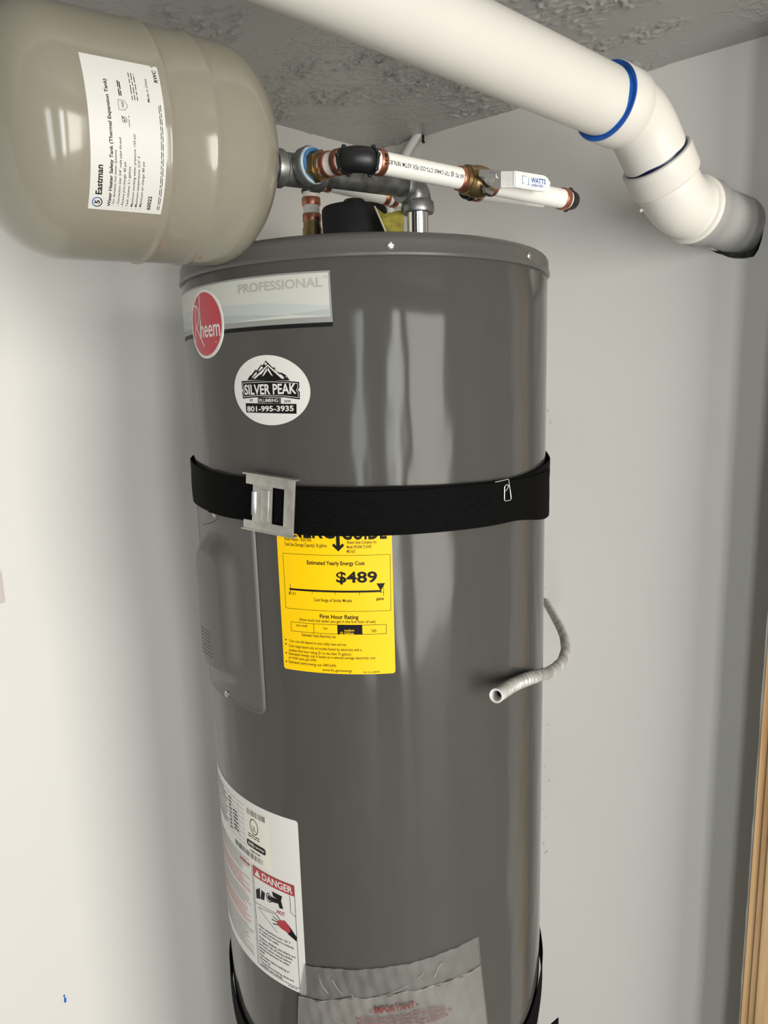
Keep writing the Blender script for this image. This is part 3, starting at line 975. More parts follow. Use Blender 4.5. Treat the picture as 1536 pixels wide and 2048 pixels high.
for pl in ([(-.1754, .7882), (-.1674, .794), (-.1676, .779), (-.1754, .7759)], [(-.1644, .7929), (-.158, .7916), (-.1603, .7805), (-.1671, .7792)], [(-.1482, .7917), (-.1316, .7935), (-.1285, .7827), (-.1345, .7815), (-.1361, .7869), (-.1488, .7845)], [(-.1455, .7998), (-.1293, .7996), (-.1313, .7923), (-.1438, .7936)]):
    pr.poly('k', pl)
pr.ring('k', -.1511, .7885, .0050, .0062, .0011)
pr.poly('k', ellipse(-.1511, .7885, .0028, .0036, 14))
pr.poly('k', [(-.1276, .7675), (-.1211, .7631), (-.1108, .7515), (-.1112, .7450), (-.1229, .7503), (-.1300, .7560)])
pr.poly('r', [(-.1389, .7627), (-.1347, .7646), (-.1276, .7675), (-.1211, .7631), (-.1190, .7560), (-.1229, .7520), (-.1344, .7542), (-.1400, .7570)])
for a_, b_ in (((-.1481, .7602), (-.1370, .7600)), ((-.1461, .7650), (-.1360, .7620)), ((-.1400, .7695), (-.1330, .7640)), ((-.1465, .7550), (-.1360, .7572))):
    pr.line('k', [a_, b_], .0012)
pr.line('k', [(-.1779, .7690), (-.1400, .7720)], .0005)
pr.line('k', [(-.1730, .7650), (-.1410, .7700)], .0005)
pr.line('k', [(-.1720, .7640), (-.1400, .7455)], .0005)
pr.line('k', [(-.1175, .8060), (-.1175, .7825), (-.1110, .7790)], .0006)
pr.ring('k', -.1712, .8753, .0080, .0105, .0012)
pr.poly('k', rrect(-.1880, -.1520, .8445, .8535, .003))
pr.barcode('k', -.1845, -.1508, .8890, .8965)
pr.barcode('k', -.2195, -.1580, .8290, .8365, seed=9)
pr.bars('k', -.184, -.158, .858, .864, 2, seed=5)
pr.bars('k', -.182, -.158, .838, .842, 1, seed=15)
for k in range(9):
    v = .8965 - k * .0068
    pr.line('g', [(-.30, v), (-.191, v)], .0004)
for u in (-.235, -.222, -.205):
    pr.line('g', [(u, .8965), (u, .842)], .0004)
pr.bars('k', -.232, -.224, .845, .892, 9, seed=21)
pr.bars('k', -.219, -.207, .850, .880, 6, seed=22)
pr.bars('k', -.290, -.238, .842, .896, 9, fill=.3, seed=23)
pr.bars('g', -.300, -.186, .800, .824, 9, seed=31)
pr.bars('p', -.300, -.186, .775, .797, 7, fill=.6, seed=32)
pr.bars('g', -.300, -.186, .752, .772, 7, seed=33)
pr.bars('p', -.300, -.186, .728, .750, 7, fill=.6, seed=34)
pr.bars('g', -.300, -.186, .685, .725, 14, seed=35)
pr.bars('r', -.209, -.184, .814, .819, 1, fill=.7, seed=36)
pr.bars('k', -.128, -.112, .6765, .6785, 1, seed=37)
pr.emit(rt, wrap_heater, .0006, {'c': ('cream_patch', MT['cream'], .00005), 'r': ('red_print', MT['red_ink'], .00014), 'k': ('black_print', MT['ink'], .00010), 'w': ('white_print', MT['white'], .00024), 'g': ('grey_print', MT['grey_ink'], .0001), 'p': ('pink_print', MT['pink_ink'], .0001)})
for o_ in rt.children:
    if o_.name.split('.')[0] in ('grey_print', 'pink_print', 'red_print', 'white_print'):
        o_['kind'] = 'stuff'

# --- element access panel, half under the strap
def sd_rrect(u, v, cu, cv, hu, hv, r):
    qx, qy = abs(u - cu) - hu + r, abs(v - cv) - hv + r
    return math.hypot(max(qx, 0), max(qy, 0)) + min(max(qx, qy), 0) - r
def sstep(a, b, x):
    t = max(0, min(1, (x - a) / (b - a)))
    return t * t * (3 - 2 * t)
g = G()
PU0, PU1, PV0, PV1 = -.2740, -.1365, 1.0290, 1.2720
NU, NV = 70, 110
vs, fs = [], []
for j in range(NV + 1):
    for i in range(NU + 1):
        # map the unit square to the rounded rectangle by clamping the corners
        u = PU0 + (PU1 - PU0) * i / NU
        v = PV0 + (PV1 - PV0) * j / NV
        d = sd_rrect(u, v, (PU0 + PU1) / 2, (PV0 + PV1) / 2, (PU1 - PU0) / 2, (PV1 - PV0) / 2, .010)
        if d > 0:
            cu = min(max(u, PU0 + .010), PU1 - .010)
            cv = min(max(v, PV0 + .010), PV1 - .010)
            q = Vector((u - cu, v - cv))
            q = q.normalized() * .010
            u, v = cu + q.x, cv + q.y
            d = 0
        h = .0004 + .0036 * sstep(0, .0022, -d) - .0010 * sstep(.0035, .008, -d)
        b = sd_rrect(u, v, -.2110, 1.1450, .0500, .0930, .042)
        h += .0150 * sstep(0, .024, -b)
        vs.append(wrap_heater(u, v, h))
for j in range(NV):
    for i in range(NU):
        a_ = j * (NU + 1) + i
        fs.append((a_, a_ + 1, a_ + NU + 2, a_ + NU + 1))
g.add(vs, fs)
panel = build('access_panel', g, MT['panel'], heater, angle=60, label='grey metal access cover with a long raised bulge')
screw(panel, -.2045, 1.2585, .0032)
screw(panel, -.2065, 1.0374, .0032)
pr = Print()
pr.bars('k', -.236, -.205, 1.085, 1.120, 8, fill=.25, seed=41)
for o_ in pr.emit(panel, wrap_heater, .0182, {'k': ('stamped_print', MT['blackplastic'], 0)}):
    o_['kind'] = 'stuff'

# ================================================================== seismic straps
def interp(tb, x):
    if x <= tb[0][0]:
        return tb[0][1]
    for (a, va), (b, vb) in zip(tb, tb[1:]):
        if x <= b:
            t = (x - a) / (b - a)
            t = t * t * (3 - 2 * t)
            return va + (vb - va) * t
    return tb[-1][1]
def strap_band(name, parent, top, bot, w, u0, u1, tails, mtl, n=150):
    """webbing: wraps the tank from u0 to u1, then runs straight on to the walls"""
    path = []
    for i in range(n + 1):
        u = u0 + (u1 - u0) * i / n
        path.append((Vector(wrap_heater(u, 0, w)), u))
    pre, post = tails
    P = ([(Vector(pre), u0 - .2)] if pre else []) + path + ([(Vector(post), u1 + .2)] if post else [])
    g = G()
    vs, fs = [], []
    cols = 6
    for k, (p, u) in enumerate(P):
        a = P[max(k - 1, 0)][0]
        b = P[min(k + 1, len(P) - 1)][0]
        t = (b - a).normalized()
        nrm = Vector((t.y, -t.x, 0))
        zt, zb = interp(top, u), interp(bot, u)
        for side in (0, 1):
            for j in range(cols + 1):
                f = j / cols
                wob = .0003 * (1 + math.sin(u * 60 + 3 * f)) + .0003 * (1 + math.sin(u * 23 + 7 * f))
                q = p + nrm * (wob + (0.0014 if side == 0 else 0.0))
                vs.append((q.x, q.y, zb + (zt - zb) * f))
    row = 2 * (cols + 1)
    for k in range(len(P) - 1):
        o, o2 = k * row, (k + 1) * row
        for j in range(cols):
            fs.append((o + j, o2 + j, o2 + j + 1, o + j + 1))
            fs.append((o + cols + 1 + j, o + cols + 2 + j, o2 + cols + 2 + j, o2 + cols + 1 + j))
        fs.append((o + cols, o2 + cols, o2 + 2 * cols + 1, o + 2 * cols + 1))
        fs.append((o, o + cols + 1, o2 + cols + 1, o2))
    g.add(vs, fs)
    return build(name, g, mtl, parent, angle=40)
TOP = [(-.45, 1.318), (-.303, 1.3135), (-.155, 1.3053), (-.065, 1.2977), (0, 1.2965), (.084, 1.2943), (.160, 1.2930), (.288, 1.3004), (.42, 1.312)]
BOT = [(-.45, 1.268), (-.283, 1.2623), (-.16, 1.2587), (-.0675, 1.2467), (0, 1.2463), (.084, 1.2478), (.160, 1.2451), (.268, 1.2400), (.42, 1.255)]
def on_wall(s_dir, s, z):
    return s_dir(s, z, .002)
strap = thing('seismic_strap', 'wide black webbing strap with a metal buckle around the heater above the yellow label', 'strap', (0, -HR, 1.25))
tl = on_left(.34, 0, .004)
tr = on_right(.30, 0, .004)
strap_band('webbing', strap, TOP, BOT, .0034, -.42, .40, ((tl.x, tl.y, 0), (tr.x, tr.y, 0)), MT['webbing'])
# folded second layer on the left of the buckle
strap_band('folded_layer', strap, [(-.215, 1.3085), (-.155, 1.3055), (-.11, 1.302)], [(-.215, 1.2600), (-.155, 1.2585), (-.11, 1.2535)], .0051, -.2130, -.1080, (None, None), MT['webbing'], 30)
strap_band('folded_layer', strap, [(-.10, 1.3000), (-.065, 1.2945), (.0, 1.2925), (.30, 1.2905)], [(-.10, 1.2500), (-.065, 1.2465), (0, 1.2460), (.16, 1.2449), (.262, 1.2330), (.30, 1.2310)], .0053, -.100, .2745, (None, None), MT['webbing'], 70)
th0 = -.106 / HR
BN = Vector((math.sin(th0), -math.cos(th0), 0))
BU = Vector((math.cos(th0), math.sin(th0), 0))
BTILT = math.radians(-6.0)
bu = BU * math.cos(BTILT) + ZV * math.sin(BTILT)
bv = -BU * math.sin(BTILT) + ZV * math.cos(BTILT)
BO = BN * (HR + .0130) + ZV * 1.2785
BAX = (bu, bv, BN)
def bk(u, v, w=0.0):
    return BO + bu * u + bv * v + BN * w
g = G()
for (u0, u1, v0, v1) in ((-.029, .031, .0195, .0290), (-.031, .031, -.0290, -.0200), (.0190, .031, -.0200, .0195), (-.020, .0035, -.0200, .0195)):
    box(g, bk((u0 + u1) / 2, (v0 + v1) / 2), (u1 - u0) / 2 + .0003, (v1 - v0) / 2 + .0003, .0011, BAX, .0004)
buckle = build('buckle', g, MT['buckle'], strap, label='dull zinc metal buckle with a slot')
g = G()
box(g, bk(-.001, .0300, -.0030), .033, .0009, .0046, BAX, .0004)
build('side_flange', g, MT['buckle'], buckle)
g = G()
box(g, bk(-.001, -.0300, -.0030), .033, .0009, .0046, BAX, .0004)
build('side_flange', g, MT['buckle'], buckle)
g = G()
box(g, bk(-.0045, -.001, .0016), .0050, .0165, .0009, BAX, .0006)
build('knurled_bar', g, MT['buckle'], buckle)
g = G()
tab = Vector(bu) * math.cos(math.radians(28)) + BN * -math.sin(math.radians(28))
tn = tab.cross(bv)
box(g, bk(-.0165, -.0005, .0010), .0042, .0128, .0007, (tab, bv, tn), .0005)
build('tongue', g, MT['steel'], buckle, label='bright release tab')
g = G()
box(g, bk(.0112, 0, -.0035), .0076, .0192, .0008, BAX, .0003)
build('slot_webbing', g, MT['webbing'], buckle)
# loose thread under the left part of the strap
g = G()
tube(g, spline([wrap_heater(-.187, 1.258, .007), wrap_heater(-.190, 1.254, .010), wrap_heater(-.198, 1.2500, .014), wrap_heater(-.212, 1.2465, .016)], 6), .00035, 6)
build('loose_thread', g, MT['thread'], strap)
g = G()
clip = [(880 + x * .16276, 880 + y * .16276) for x, y in ()]
CP = [(.1395, 1.2925), (.1590, 1.2935), (.1600, 1.2930), (.1640, 1.2720), (.1638, 1.2708), (.1620, 1.2700), (.1545, 1.2700), (.1532, 1.2712), (.1535, 1.2855), (.1550, 1.2875), (.1570, 1.2880), (.1590, 1.2866), (.1592, 1.2850), (.1552, 1.2808)]
CP = [(u - .004, v) for u, v in CP]
tube(g, [wrap_heater(u, v, .0088) for u, v in CP], .00055, 8)
build('wire_clip', g, MT['wire'], strap, label='thin bright bent wire clip')

strap2 = thing('seismic_strap', 'black webbing strap around the foot of the heater, partly below the picture', 'strap', (0, -HR, .5))
TOP2 = [(-.45, .600), (-.303, .5890), (-.2166, .5627), (-.10, .548), (.10, .540), (.205, .5535), (.303, .5826), (.42, .600)]
BOT2 = [(u, z - .049) for u, z in TOP2]
strap_band('webbing', strap2, TOP2, BOT2, .0024, -.42, .40, ((tl.x, tl.y, 0), (tr.x, tr.y, 0)), MT['webbing'])
g = G()
tp = [Vector(wrap_heater(.17, 0, .005)), Vector(wrap_heater(.215, 0, .006)), Vector((.2236, -.0700, 0)), Vector((.2505, -.0553, 0))]
tz = [(.425, .474), (.425, .474), (.416, .4634), (.4215, .4705)]
vs, fs = [], []
for k, p in enumerate(tp):
    t = (tp[min(k + 1, 3)] - tp[max(k - 1, 0)]).normalized()
    nr = Vector((t.y, -t.x, 0)) * .0014
    for q in (p, p + nr):
        vs += [(q.x, q.y, tz[k][0]), (q.x, q.y, tz[k][1])]
for k in range(3):
    o = 4 * k
    fs += [(o, o + 4, o + 5, o + 1), (o + 2, o + 3, o + 7, o + 6), (o + 1, o + 5, o + 7, o + 3), (o, o + 2, o + 6, o + 4)]
fs += [(0, 1, 3, 2), (12, 14, 15, 13)]
g.add(vs, fs)
build('loose_end', g, MT['webbing'], strap2, label='free end of the strap sticking out')

# ================================================================== clear plastic manual pouch
pouch = thing('manual_pouch', 'clear plastic pouch with red printing taped to the lower front of the heater', 'pouch', (0, -HR, .45))
PO = [(-.1005, .7183), (-.0501, .7255), (.0195, .7329), (.0786, .7391), (.1151, .7411)]
PS = [(-.1108, .6715), (-.0869, .6755), (-.0383, .6889), (.0235, .6963), (.0818, .6986), (.118, .6999)]
def sheet(name, edge_top, edge_bot, u_left, u_right, w, wr, mtl, n=60, rows=24, seed=2, thick=.0003):
    g = G()
    rd = random.Random(seed)
    ph = [rd.uniform(0, 6.28) for _ in range(6)]
    vs, fs = [], []
    for lay in (0, 1):
        for j in range(rows + 1):
            f = j / rows
            for i in range(n + 1):
                e = i / n
                uu = u_left(f) + (u_right(f) - u_left(f)) * e
                v = edge_bot(uu) + (edge_top(uu) - edge_bot(uu)) * f
                edge = min(1, min(e, 1 - e) * 10)
                h = w + edge * wr * (.5 + .5 * math.sin(uu * 150 + v * 60 + ph[0]) * math.sin(v * 180 - uu * 70 + ph[1]) + .35 * math.sin(uu * 420 + 110 * v + ph[2]))
                vs.append(wrap_heater(uu, v, max(h, .0007) - lay * thick))
    N = (n + 1) * (rows + 1)
    for j in range(rows):
        for i in range(n):
            a_ = j * (n + 1) + i
            fs.append((a_, a_ + 1, a_ + n + 2, a_ + n + 1))
    g.add(vs[:N], fs)
    return build(name, g, mtl, pouch, angle=80)
sheet('pouch_film', lambda u: interp(PS, u), lambda u: .47 + u * .09, lambda f: -.128 + .017 * f, lambda f: .142 - .024 * f, .0024, .0030, MT['film_bag'])
sheet('adhesive_flap', lambda u: interp(PO, u), lambda u: interp(PS, u) + .0002, lambda f: -.1108 + .010 * f, lambda f: .118 - .003 * f, .0016, .0016, MT['film'], rows=16, seed=7)
for (ul, ur, tt, seed) in ((-.1108, .118, PS, 1),):
    g = G()
    tube(g, [wrap_heater(u, interp(PS, u), .0036 + .0008 * math.sin(u * 200)) for u in [ul + (ur - ul) * k / 60 for k in range(61)]], .0006, 6)
    build('seam', g, MT['film_bag'], pouch)
g = G()
tube(g, [wrap_heater(-.1108 - .017 * k / 20, .6715 - .2 * k / 20, .0030) for k in range(21)], .0005, 6)
build('side_seam', g, MT['film_bag'], pouch)
g = G()
tube(g, [wrap_heater(.118 + .024 * k / 20, .6999 - .21 * k / 20, .0030) for k in range(21)], .0005, 6)
tube(g, [wrap_heater(.1151 + .003 * k / 5, .7411 - .0412 * k / 5, .0026) for k in range(6)], .0004, 6)
build('side_seam', g, MT['film_bag'], pouch)
# folds that catch the light
for (a_, b_, c_) in (((-.083, .716), (-.079, .700), (-.070, .688)), ((-.066, .712), (-.060, .700), (-.052, .690)), ((-.050, .722), (-.046, .705), (-.040, .688)), ((-.012, .692), (.006, .697), (.024, .706)), ((-.095, .673), (-.060, .655), (-.020, .630)), ((.035, .712), (.040, .716), (.046, .722)), ((.055, .708), (.060, .720), (.066, .727))):
    g = G()
    tube(g, spline([wrap_heater(p[0], p[1], .0034) for p in (a_, b_, c_)], 6), [.0002] + [.0008] * 11 + [.0002], 6)
    build('fold', g, MT['film'], pouch)
pr = Print()
PL = [(PO_T[0][0], -.0209, .0355, .6747, .0080, True)] + [(PO_T[k][0], PO_T[k][1], PO_T[k][3], .6656 - (k - 1) * .0057, .0032, False) for k in (1, 2, 3, 4)]
for (t, ul, ur, v_, c, bo) in PL:
    dv = ((ul + ur) / 2 - .009) * .09
    rise = (ur - ul) * .09
    pr.text('r', t, ul, v_ + dv - rise / 2, ur, v_ + dv + rise / 2, c, bo)
pr.emit(pouch, wrap_heater, .0066, {'r': ('red_print', MT['faded_red'], 0)})

# ================================================================== expansion tank
tank = thing('expansion_tank', 'beige steel thermal expansion tank lying sideways beside the heater top', 'tank', TB - TD * .08 - ZV * TRAD)
g = G()
prof = []
a0, dl, a1, dr = -.160, .060, -.012, .056
for k in range(1, 15):
    t = math.pi / 2 * k / 14
    prof.append((a0 - dl * math.cos(t), TRAD * math.sin(t) ** .74))
for a in (-.150, -.135, -.120, -.105):
    prof.append((a, TRAD))
for a, h in ((-.0930, 0), (-.0905, .0004), (-.0885, .0015), (-.0865, .0015), (-.0845, .0004), (-.0825, -.0003), (-.07, -.0003), (-.0520, -.0003), (-.0495, .0004), (-.0470, .0012), (-.0440, .0012), (-.0415, .0004), (-.0390, 0), (-.03, 0)):
    prof.append((a, TRAD + h))
for k in range(0, 15):
    t = math.pi / 2 * k / 15
    prof.append((a1 + dr * math.sin(t), TRAD * math.cos(t) ** .74))
prof.append((a1 + dr, .012))
lathe(g, TB, TD, prof, 96)
build('shell', g, MT['tank'], tank, angle=60)
g = G()
lathe(g, TB, TD, [(.035, .0134), (.078, .0134)], 24)
build('threaded_stub', g, MT['galv'], tank)
lab = wrapped('tank_label', outline([(-.0809, .0930), (-.0809, .1546), (.0353, .1540), (.0362, .0985), (.0345, .0965), (.0363, .0955), (.0363, .0922)]), wrap_tank, .0004, MT['white'], tank, skirt=True, label='white paper label with black print running up the tank')
pr = Print()
for (t, ul, vl, ur, vr, c, col) in TK_T:
    if t in ('ASSE 1',):
        continue
    pr.text('k', t, ul, vl, ur, vr, c * (1.0 if col == 'K' else .95), col == 'K')
pr.ring('k', -.0744, .1478, .0042, .0042, .0008, a0=150, a1=330)
pr.ring('b', -.0744, .1478, .0042, .0042, .0008, a0=-30, a1=150)
pr.text('k', '5', -.0760, .1458, -.0728, .1458, .0040, True)
pr.ring('k', -.0103, .1264, .0022, .0022, .0004)
pr.line('k', [(-.0114, .1268), (-.0106, .1258), (-.0080, .1284)], .0006)
pr.line('k', [(.0036, .1300), (-.0035, .1300), (-.0033, .1252), (.0002, .1226), (.0036, .1252)], .0003, close=True)
pr.bars('k', .0068, .0195, .1262, .1290, 2, fill=.6, seed=61)
pr.bars('k', .0052, .031, .1130, .1192, 3, fill=.3, seed=62)
pr.bars('k', -.0768, .0078, .0948, .0976, 2, fill=.4, seed=63, ragged=.1)
pr.bars('k', -.015, -.006, .1222, .1232, 1, seed=64)
pr.emit(lab, wrap_tank, .0005, {'k': ('black_print', MT['ink'], 0), 'b': ('blue_print', MT['blue_ink'], .00005)})

# ================================================================== galvanized pipe run
galv = thing('galvanized_pipe', 'dark galvanized steel pipe with tee and elbow joining tank to heater', 'pipe', (.068, -.017, 1.549))
def ax(t):
    return TB + TD * t
TEE = ax(.0965)
BR = (Vector((-.0036, -.1856, TEE.z)) - TEE).normalized()
g = G()
lathe(g, ax(.066), TD, [(0, .0150), (0, .0188), (.0035, .0196), (.0095, .0196), (.0125, .0170), (.048, .0170), (.051, .0196), (.057, .0196), (.061, .0188), (.061, .0150)], 32)
lathe(g, TEE, BR, [(0, .0165), (.013, .0170), (.0160, .0198), (.0245, .0200), (.0260, .0190), (.0260, .0140)], 32)
tee = build('tee_fitting', g, MT['galv_cast'], galv, angle=40)
g = G()
lathe(g, TEE, BR, [(.0255, .0135), (.0262, .0185), (.0275, .0188), (.0290, .0175), (.0290, .0135)], 28, close=False)
build('thread_tape', g, MT['tape_blue'], tee, label='pale blue thread tape')
g = G()
lathe(g, TEE, BR, [(.0280, .0135), (.0288, .0166), (.0305, .0166), (.0310, .0135)], 28, close=False)
build('thread_sealant', g, MT['sealant'], tee, label='blue thread sealant')
ELB = ax(.270)
g = G()
lathe(g, TB, TD, [(.120, .0133), (.258, .0133)], 28)
lathe(g, TB, TD, [(.244, .0127), (.247, .0131), (.252, .0131)], 28)
build('nipple', g, MT['galv'], galv, label='straight dark steel nipple')
# elbow: swept quarter turn with banded ends
g = G()
e0 = ELB - TD * .026
ebot = ELB - ZV * .028
pts = [e0 - TD * .0005, e0 + TD * .006]
for k in range(0, 13):
    t = math.radians(90 * k / 12)
    cc = ELB - TD * .018 - ZV * .018
    pts.append(cc + TD * (.018 * math.sin(t)) + ZV * (.018 * math.cos(t)))
pts.append(ebot)
tube(g, pts, .0172, 32)
lathe(g, e0, TD, [(-.001, .0140), (-.001, .0192), (.002, .0202), (.0075, .0202), (.010, .0180)], 32)
lathe(g, ebot, -ZV, [(-.012, .0176), (-.010, .0198), (-.0045, .0206), (.000, .0206), (.0025, .0196), (.0025, .0140)], 32)
build('elbow_fitting', g, MT['galv_cast'], galv, angle=40)
g = G()
lathe(g, (ELB.x, ELB.y, 0), ZV, [(1.5495, .0130), (1.5495, .0133), (ELB.z - .030, .0133), (ELB.z - .026, .0150)], 28)
build('riser', g, MT['chrome'], galv, label='bright steel riser')

# ================================================================== cold-water PEX line
PA = Vector((.0215, -.1693, 1.6230))
PD = Vector((.838, .545, -.016)).normalized()
PF = PD.cross(ZV).normalized()
PU = PF.cross(PD)
def px(t, v=0.0, w=0.0):
    return PA + PD * t + PU * v + PF * w
PEXR = .0112
EC = px(-.030)                     # outside corner of the black elbow
cold = thing('pex_line', 'white plastic pipe with copper rings running from the tank tee to the right wall', 'pipe', TEE + BR * .03)
def ring_at(parent, o, d, t0, t1, r=.0128, mtl='copper'):
    g = G()
    lathe(g, o, d, [(t0, r - .0016), (t0, r - .0003), (t0 + .0006, r), (t1 - .0006, r), (t1, r - .0003), (t1, r - .0016)], 32, close=False)
    return build('crimp_ring', g, MT[mtl], parent, label='copper crimp ring')
LD = (EC - TEE)
LD.z = EC.z - TEE.z
LL = LD.length
LD.normalize()
g = G()
lathe(g, TEE, LD, [(.026, .0130), (.030, .0130), (.0302, .0160), (.040, .0160), (.0402, .0122), (.046, .0118)], 6)
lathe(g, TEE, LD, [(.039, .0136), (.043, .0136), (.043, .0110), (.046, .0110)], 28)
build('brass_adapter', g, MT['brass'], cold, angle=25)
g = G()
lathe(g, TEE, LD, [(.0435, .0080), (.0435, PEXR), (LL - .0195, PEXR), (LL - .0195, .0080)], 32, close=False)
build('pipe', g, MT['pex'], cold)
ring_at(cold, TEE, LD, .0462, .0532)
ring_at(cold, TEE, LD, LL - .0300, LL - .0225)
g = G()
pts = [EC - LD * .022, EC - LD * .014]
R1, R2 = EC - LD * .014, EC + PD * .014
for k in range(1, 12):
    t = k / 12
    pts.append(R1 * (1 - t) ** 2 + EC * 2 * t * (1 - t) + R2 * t * t)
pts += [EC + PD * .014, EC + PD * .022]
tube(g, pts, [.0085, .0120] + [.0126] * 11 + [.0120, .0085], 24)
def nubs(g, o, d, r):
    dd, a, b = frame(d)
    for k in range(6):
        t = math.pi / 3 * k + .3
        c = o + (a * math.cos(t) + b * math.sin(t)) * r
        box(g, c, .0018, .0018, .0018, (dd, a, b), .0006)
for (o_, d_) in ((EC - LD * .0165, LD), (EC + PD * .0165, PD)):
    lathe(g, o_, d_, [(-.0015, .0118), (-.0015, .0132), (.0015, .0132), (.0015, .0118)], 24)
    nubs(g, o_, d_, .0130)
build('elbow_fitting', g, MT['blackplastic'], cold, angle=50, label='black plastic elbow with small stop nubs')
EO = (EC - PA).dot(PD)
g = G()
lathe(g, PA, PD, [(EO + .0190, .0080), (EO + .0190, PEXR), (.1120, PEXR)], 32, close=False)
pipe1 = build('pipe', g, MT['pex'], cold)
ring_at(cold, PA, PD, EO + .0225, EO + .0300)
# printed along the pipe, upside down
def wrap_pex(u, v, w):
    # u runs from right to left along the pipe, v around it
    ph = -v / PEXR
    return PA + PD * (.105 - u) + (PF * math.cos(ph) + PU * math.sin(ph)) * (PEXR + w)
pr = Print()
pr.text('k', '160 PSI @ 73F C4465 CTS-OD PEX ASTM F876/877', .004, -.0005, .107, -.0005, .0040, False)
pr.emit(pipe1, wrap_pex, .00012, {'k': ('lettering', MT['ink'], 0)})
pr = Print()
pr.poly('k', rrect(.0025, .0050, -.006, -.0015, .0003))
pr.poly('k', rrect(.0022, .0048, .0005, .0052, .0003))
def wrap_ring(u, v, w):
    ph = -v / .0128
    return PA + PD * (EO + .0225 + u) + (PF * math.cos(ph) + PU * math.sin(ph)) * (.0128 + w)
pr.emit(cold, wrap_ring, .0001, {'k': ('ring_mark', MT['ink'], 0)})
g = G()
lathe(g, PA, PD, [(.142, .0080), (.142, PEXR), (.2775, PEXR), (.2775, .0080)], 32, close=False)
build('pipe', g, MT['pex'], cold)
ring_at(cold, PA, PD, .2665, .2745)
g = G()
pts = [px(.2775), px(.282), px(.286), px(.289), px(.2900)]
tube(g, pts, [.0085, .0108, .0110, .0102, .0080], 20)
lathe(g, px(.2795), PD, [(-.0015, .0110), (-.0015, .0124), (.0015, .0124), (.0015, .0110)], 24)
nubs(g, px(.2795), PD, .0122)
build('end_plug', g, MT['blackplastic'], cold, angle=50, label='black plastic end plug')
# ================================================================== ball valve
valve = thing('ball_valve', 'brass ball valve with a white lever handle on the white pipe', 'valve', px(.1298))
ring_at(valve, PA, PD, .1015, .1085)
g = G()
lathe(g, PA, PD, [(.1075, .0110), (.1075, .0134), (.1110, .0138), (.1112, .0155), (.1165, .0158), (.1170, .0146), (.1190, .0150), (.1230, .0166), (.1300, .0172), (.1370, .0166), (.1405, .0146), (.1410, .0130), (.1470, .0126), (.1475, .0110)], 40)
lathe(g, px(.1298), PF, [(.010, .0095), (.0195, .0090), (.0195, .0062), (.0245, .0060)], 20)
build('valve_body', g, MT['brass'], valve, angle=30)
ring_at(valve, PA, PD, .1465, .1535)
g = G()
VAX = (PD, PU, PF)
prism(g, [(.1110, .0045), (.1420, .0078), (.1420, -.0108), (.1330, -.0122), (.1240, -.0095), (.1190, -.0030), (.1110, -.0025)], PA, VAX, .0235, .0252)
sl0 = px(.1420, -.0015, .0244)
d45 = (px(.1560, -.0008, .0305) - sl0).normalized()
box(g, (sl0 + px(.1560, -.0008, .0305)) / 2, .0080, .0086, .0009, (d45, PU, d45.cross(PU)), .0002)
lever = build('lever', g, MT['steel'], valve, smooth=False, label='bright steel lever plate')
g = G()
prism(g, [(.1210, -.0085), (.1300, -.0140), (.1370, -.0135), (.1330, -.0185), (.1240, -.0165)], PA, VAX, .016, .0205)
build('stop_tab', g, MT['chrome'], valve, smooth=False)
g = G()
lathe(g, px(.1298, -.0009, .0), PF, [(.0245, .0062), (.0290, .0062), (.0290, .0036), (.0325, .0034), (.0330, .0022)], 6)
build('stem_nut', g, MT['steel'], valve, angle=20)
g = G()
poly = [(.1545, -.0092), (.1545, .0078), (.2020, .0096), (.2070, .0082), (.2125, .0035), (.2115, -.0020), (.2065, -.0072), (.2030, -.0080)]
prism(g, poly, PA, VAX, .0290, .0335)
bm = bmesh.new()
me_ = bpy.data.meshes.new('x')
me_.from_pydata(g.v, [], g.f)
bm.from_mesh(me_)
bmesh.ops.dissolve_limit(bm, angle_limit=.02, verts=list(bm.verts), edges=list(bm.edges))
bmesh.ops.bevel(bm, geom=list(bm.edges), offset=.0012, segments=2, affect='EDGES')
me2 = bpy.data.meshes.new('grip')
bm.to_mesh(me2)
bm.free()
bpy.data.meshes.remove(me_)
me2.shade_smooth()
me2.set_sharp_from_angle(angle=math.radians(35))
grip = link('grip', me2, MT['sleeve'], valve, 'white vinyl grip with blue lettering')
def wrap_lev(u, v, w):
    return px(u, v, .0335 + w)
pr = Print()
pr.text('b', 'WATTS', .1800, -.0012, .2035, .0000, .0052, True)
pr.text('b', 'LFFBV-PEX', .1805, -.0052, .2000, -.0040, .0024, True)
pr.line('b', [(.1685, .0040), (.1665, .0040), (.1665, -.0040), (.1685, -.0040)], .0007)
pr.line('b', [(.1710, .0040), (.1725, .0040)], .0007)
pr.line('b', [(.1765, .0030), (.1765, -.0042), (.1745, -.0042)], .0007)
pr.emit(grip, wrap_lev, .00012, {'b': ('lettering', MT['blue_ink'], 0)}, step=.05)

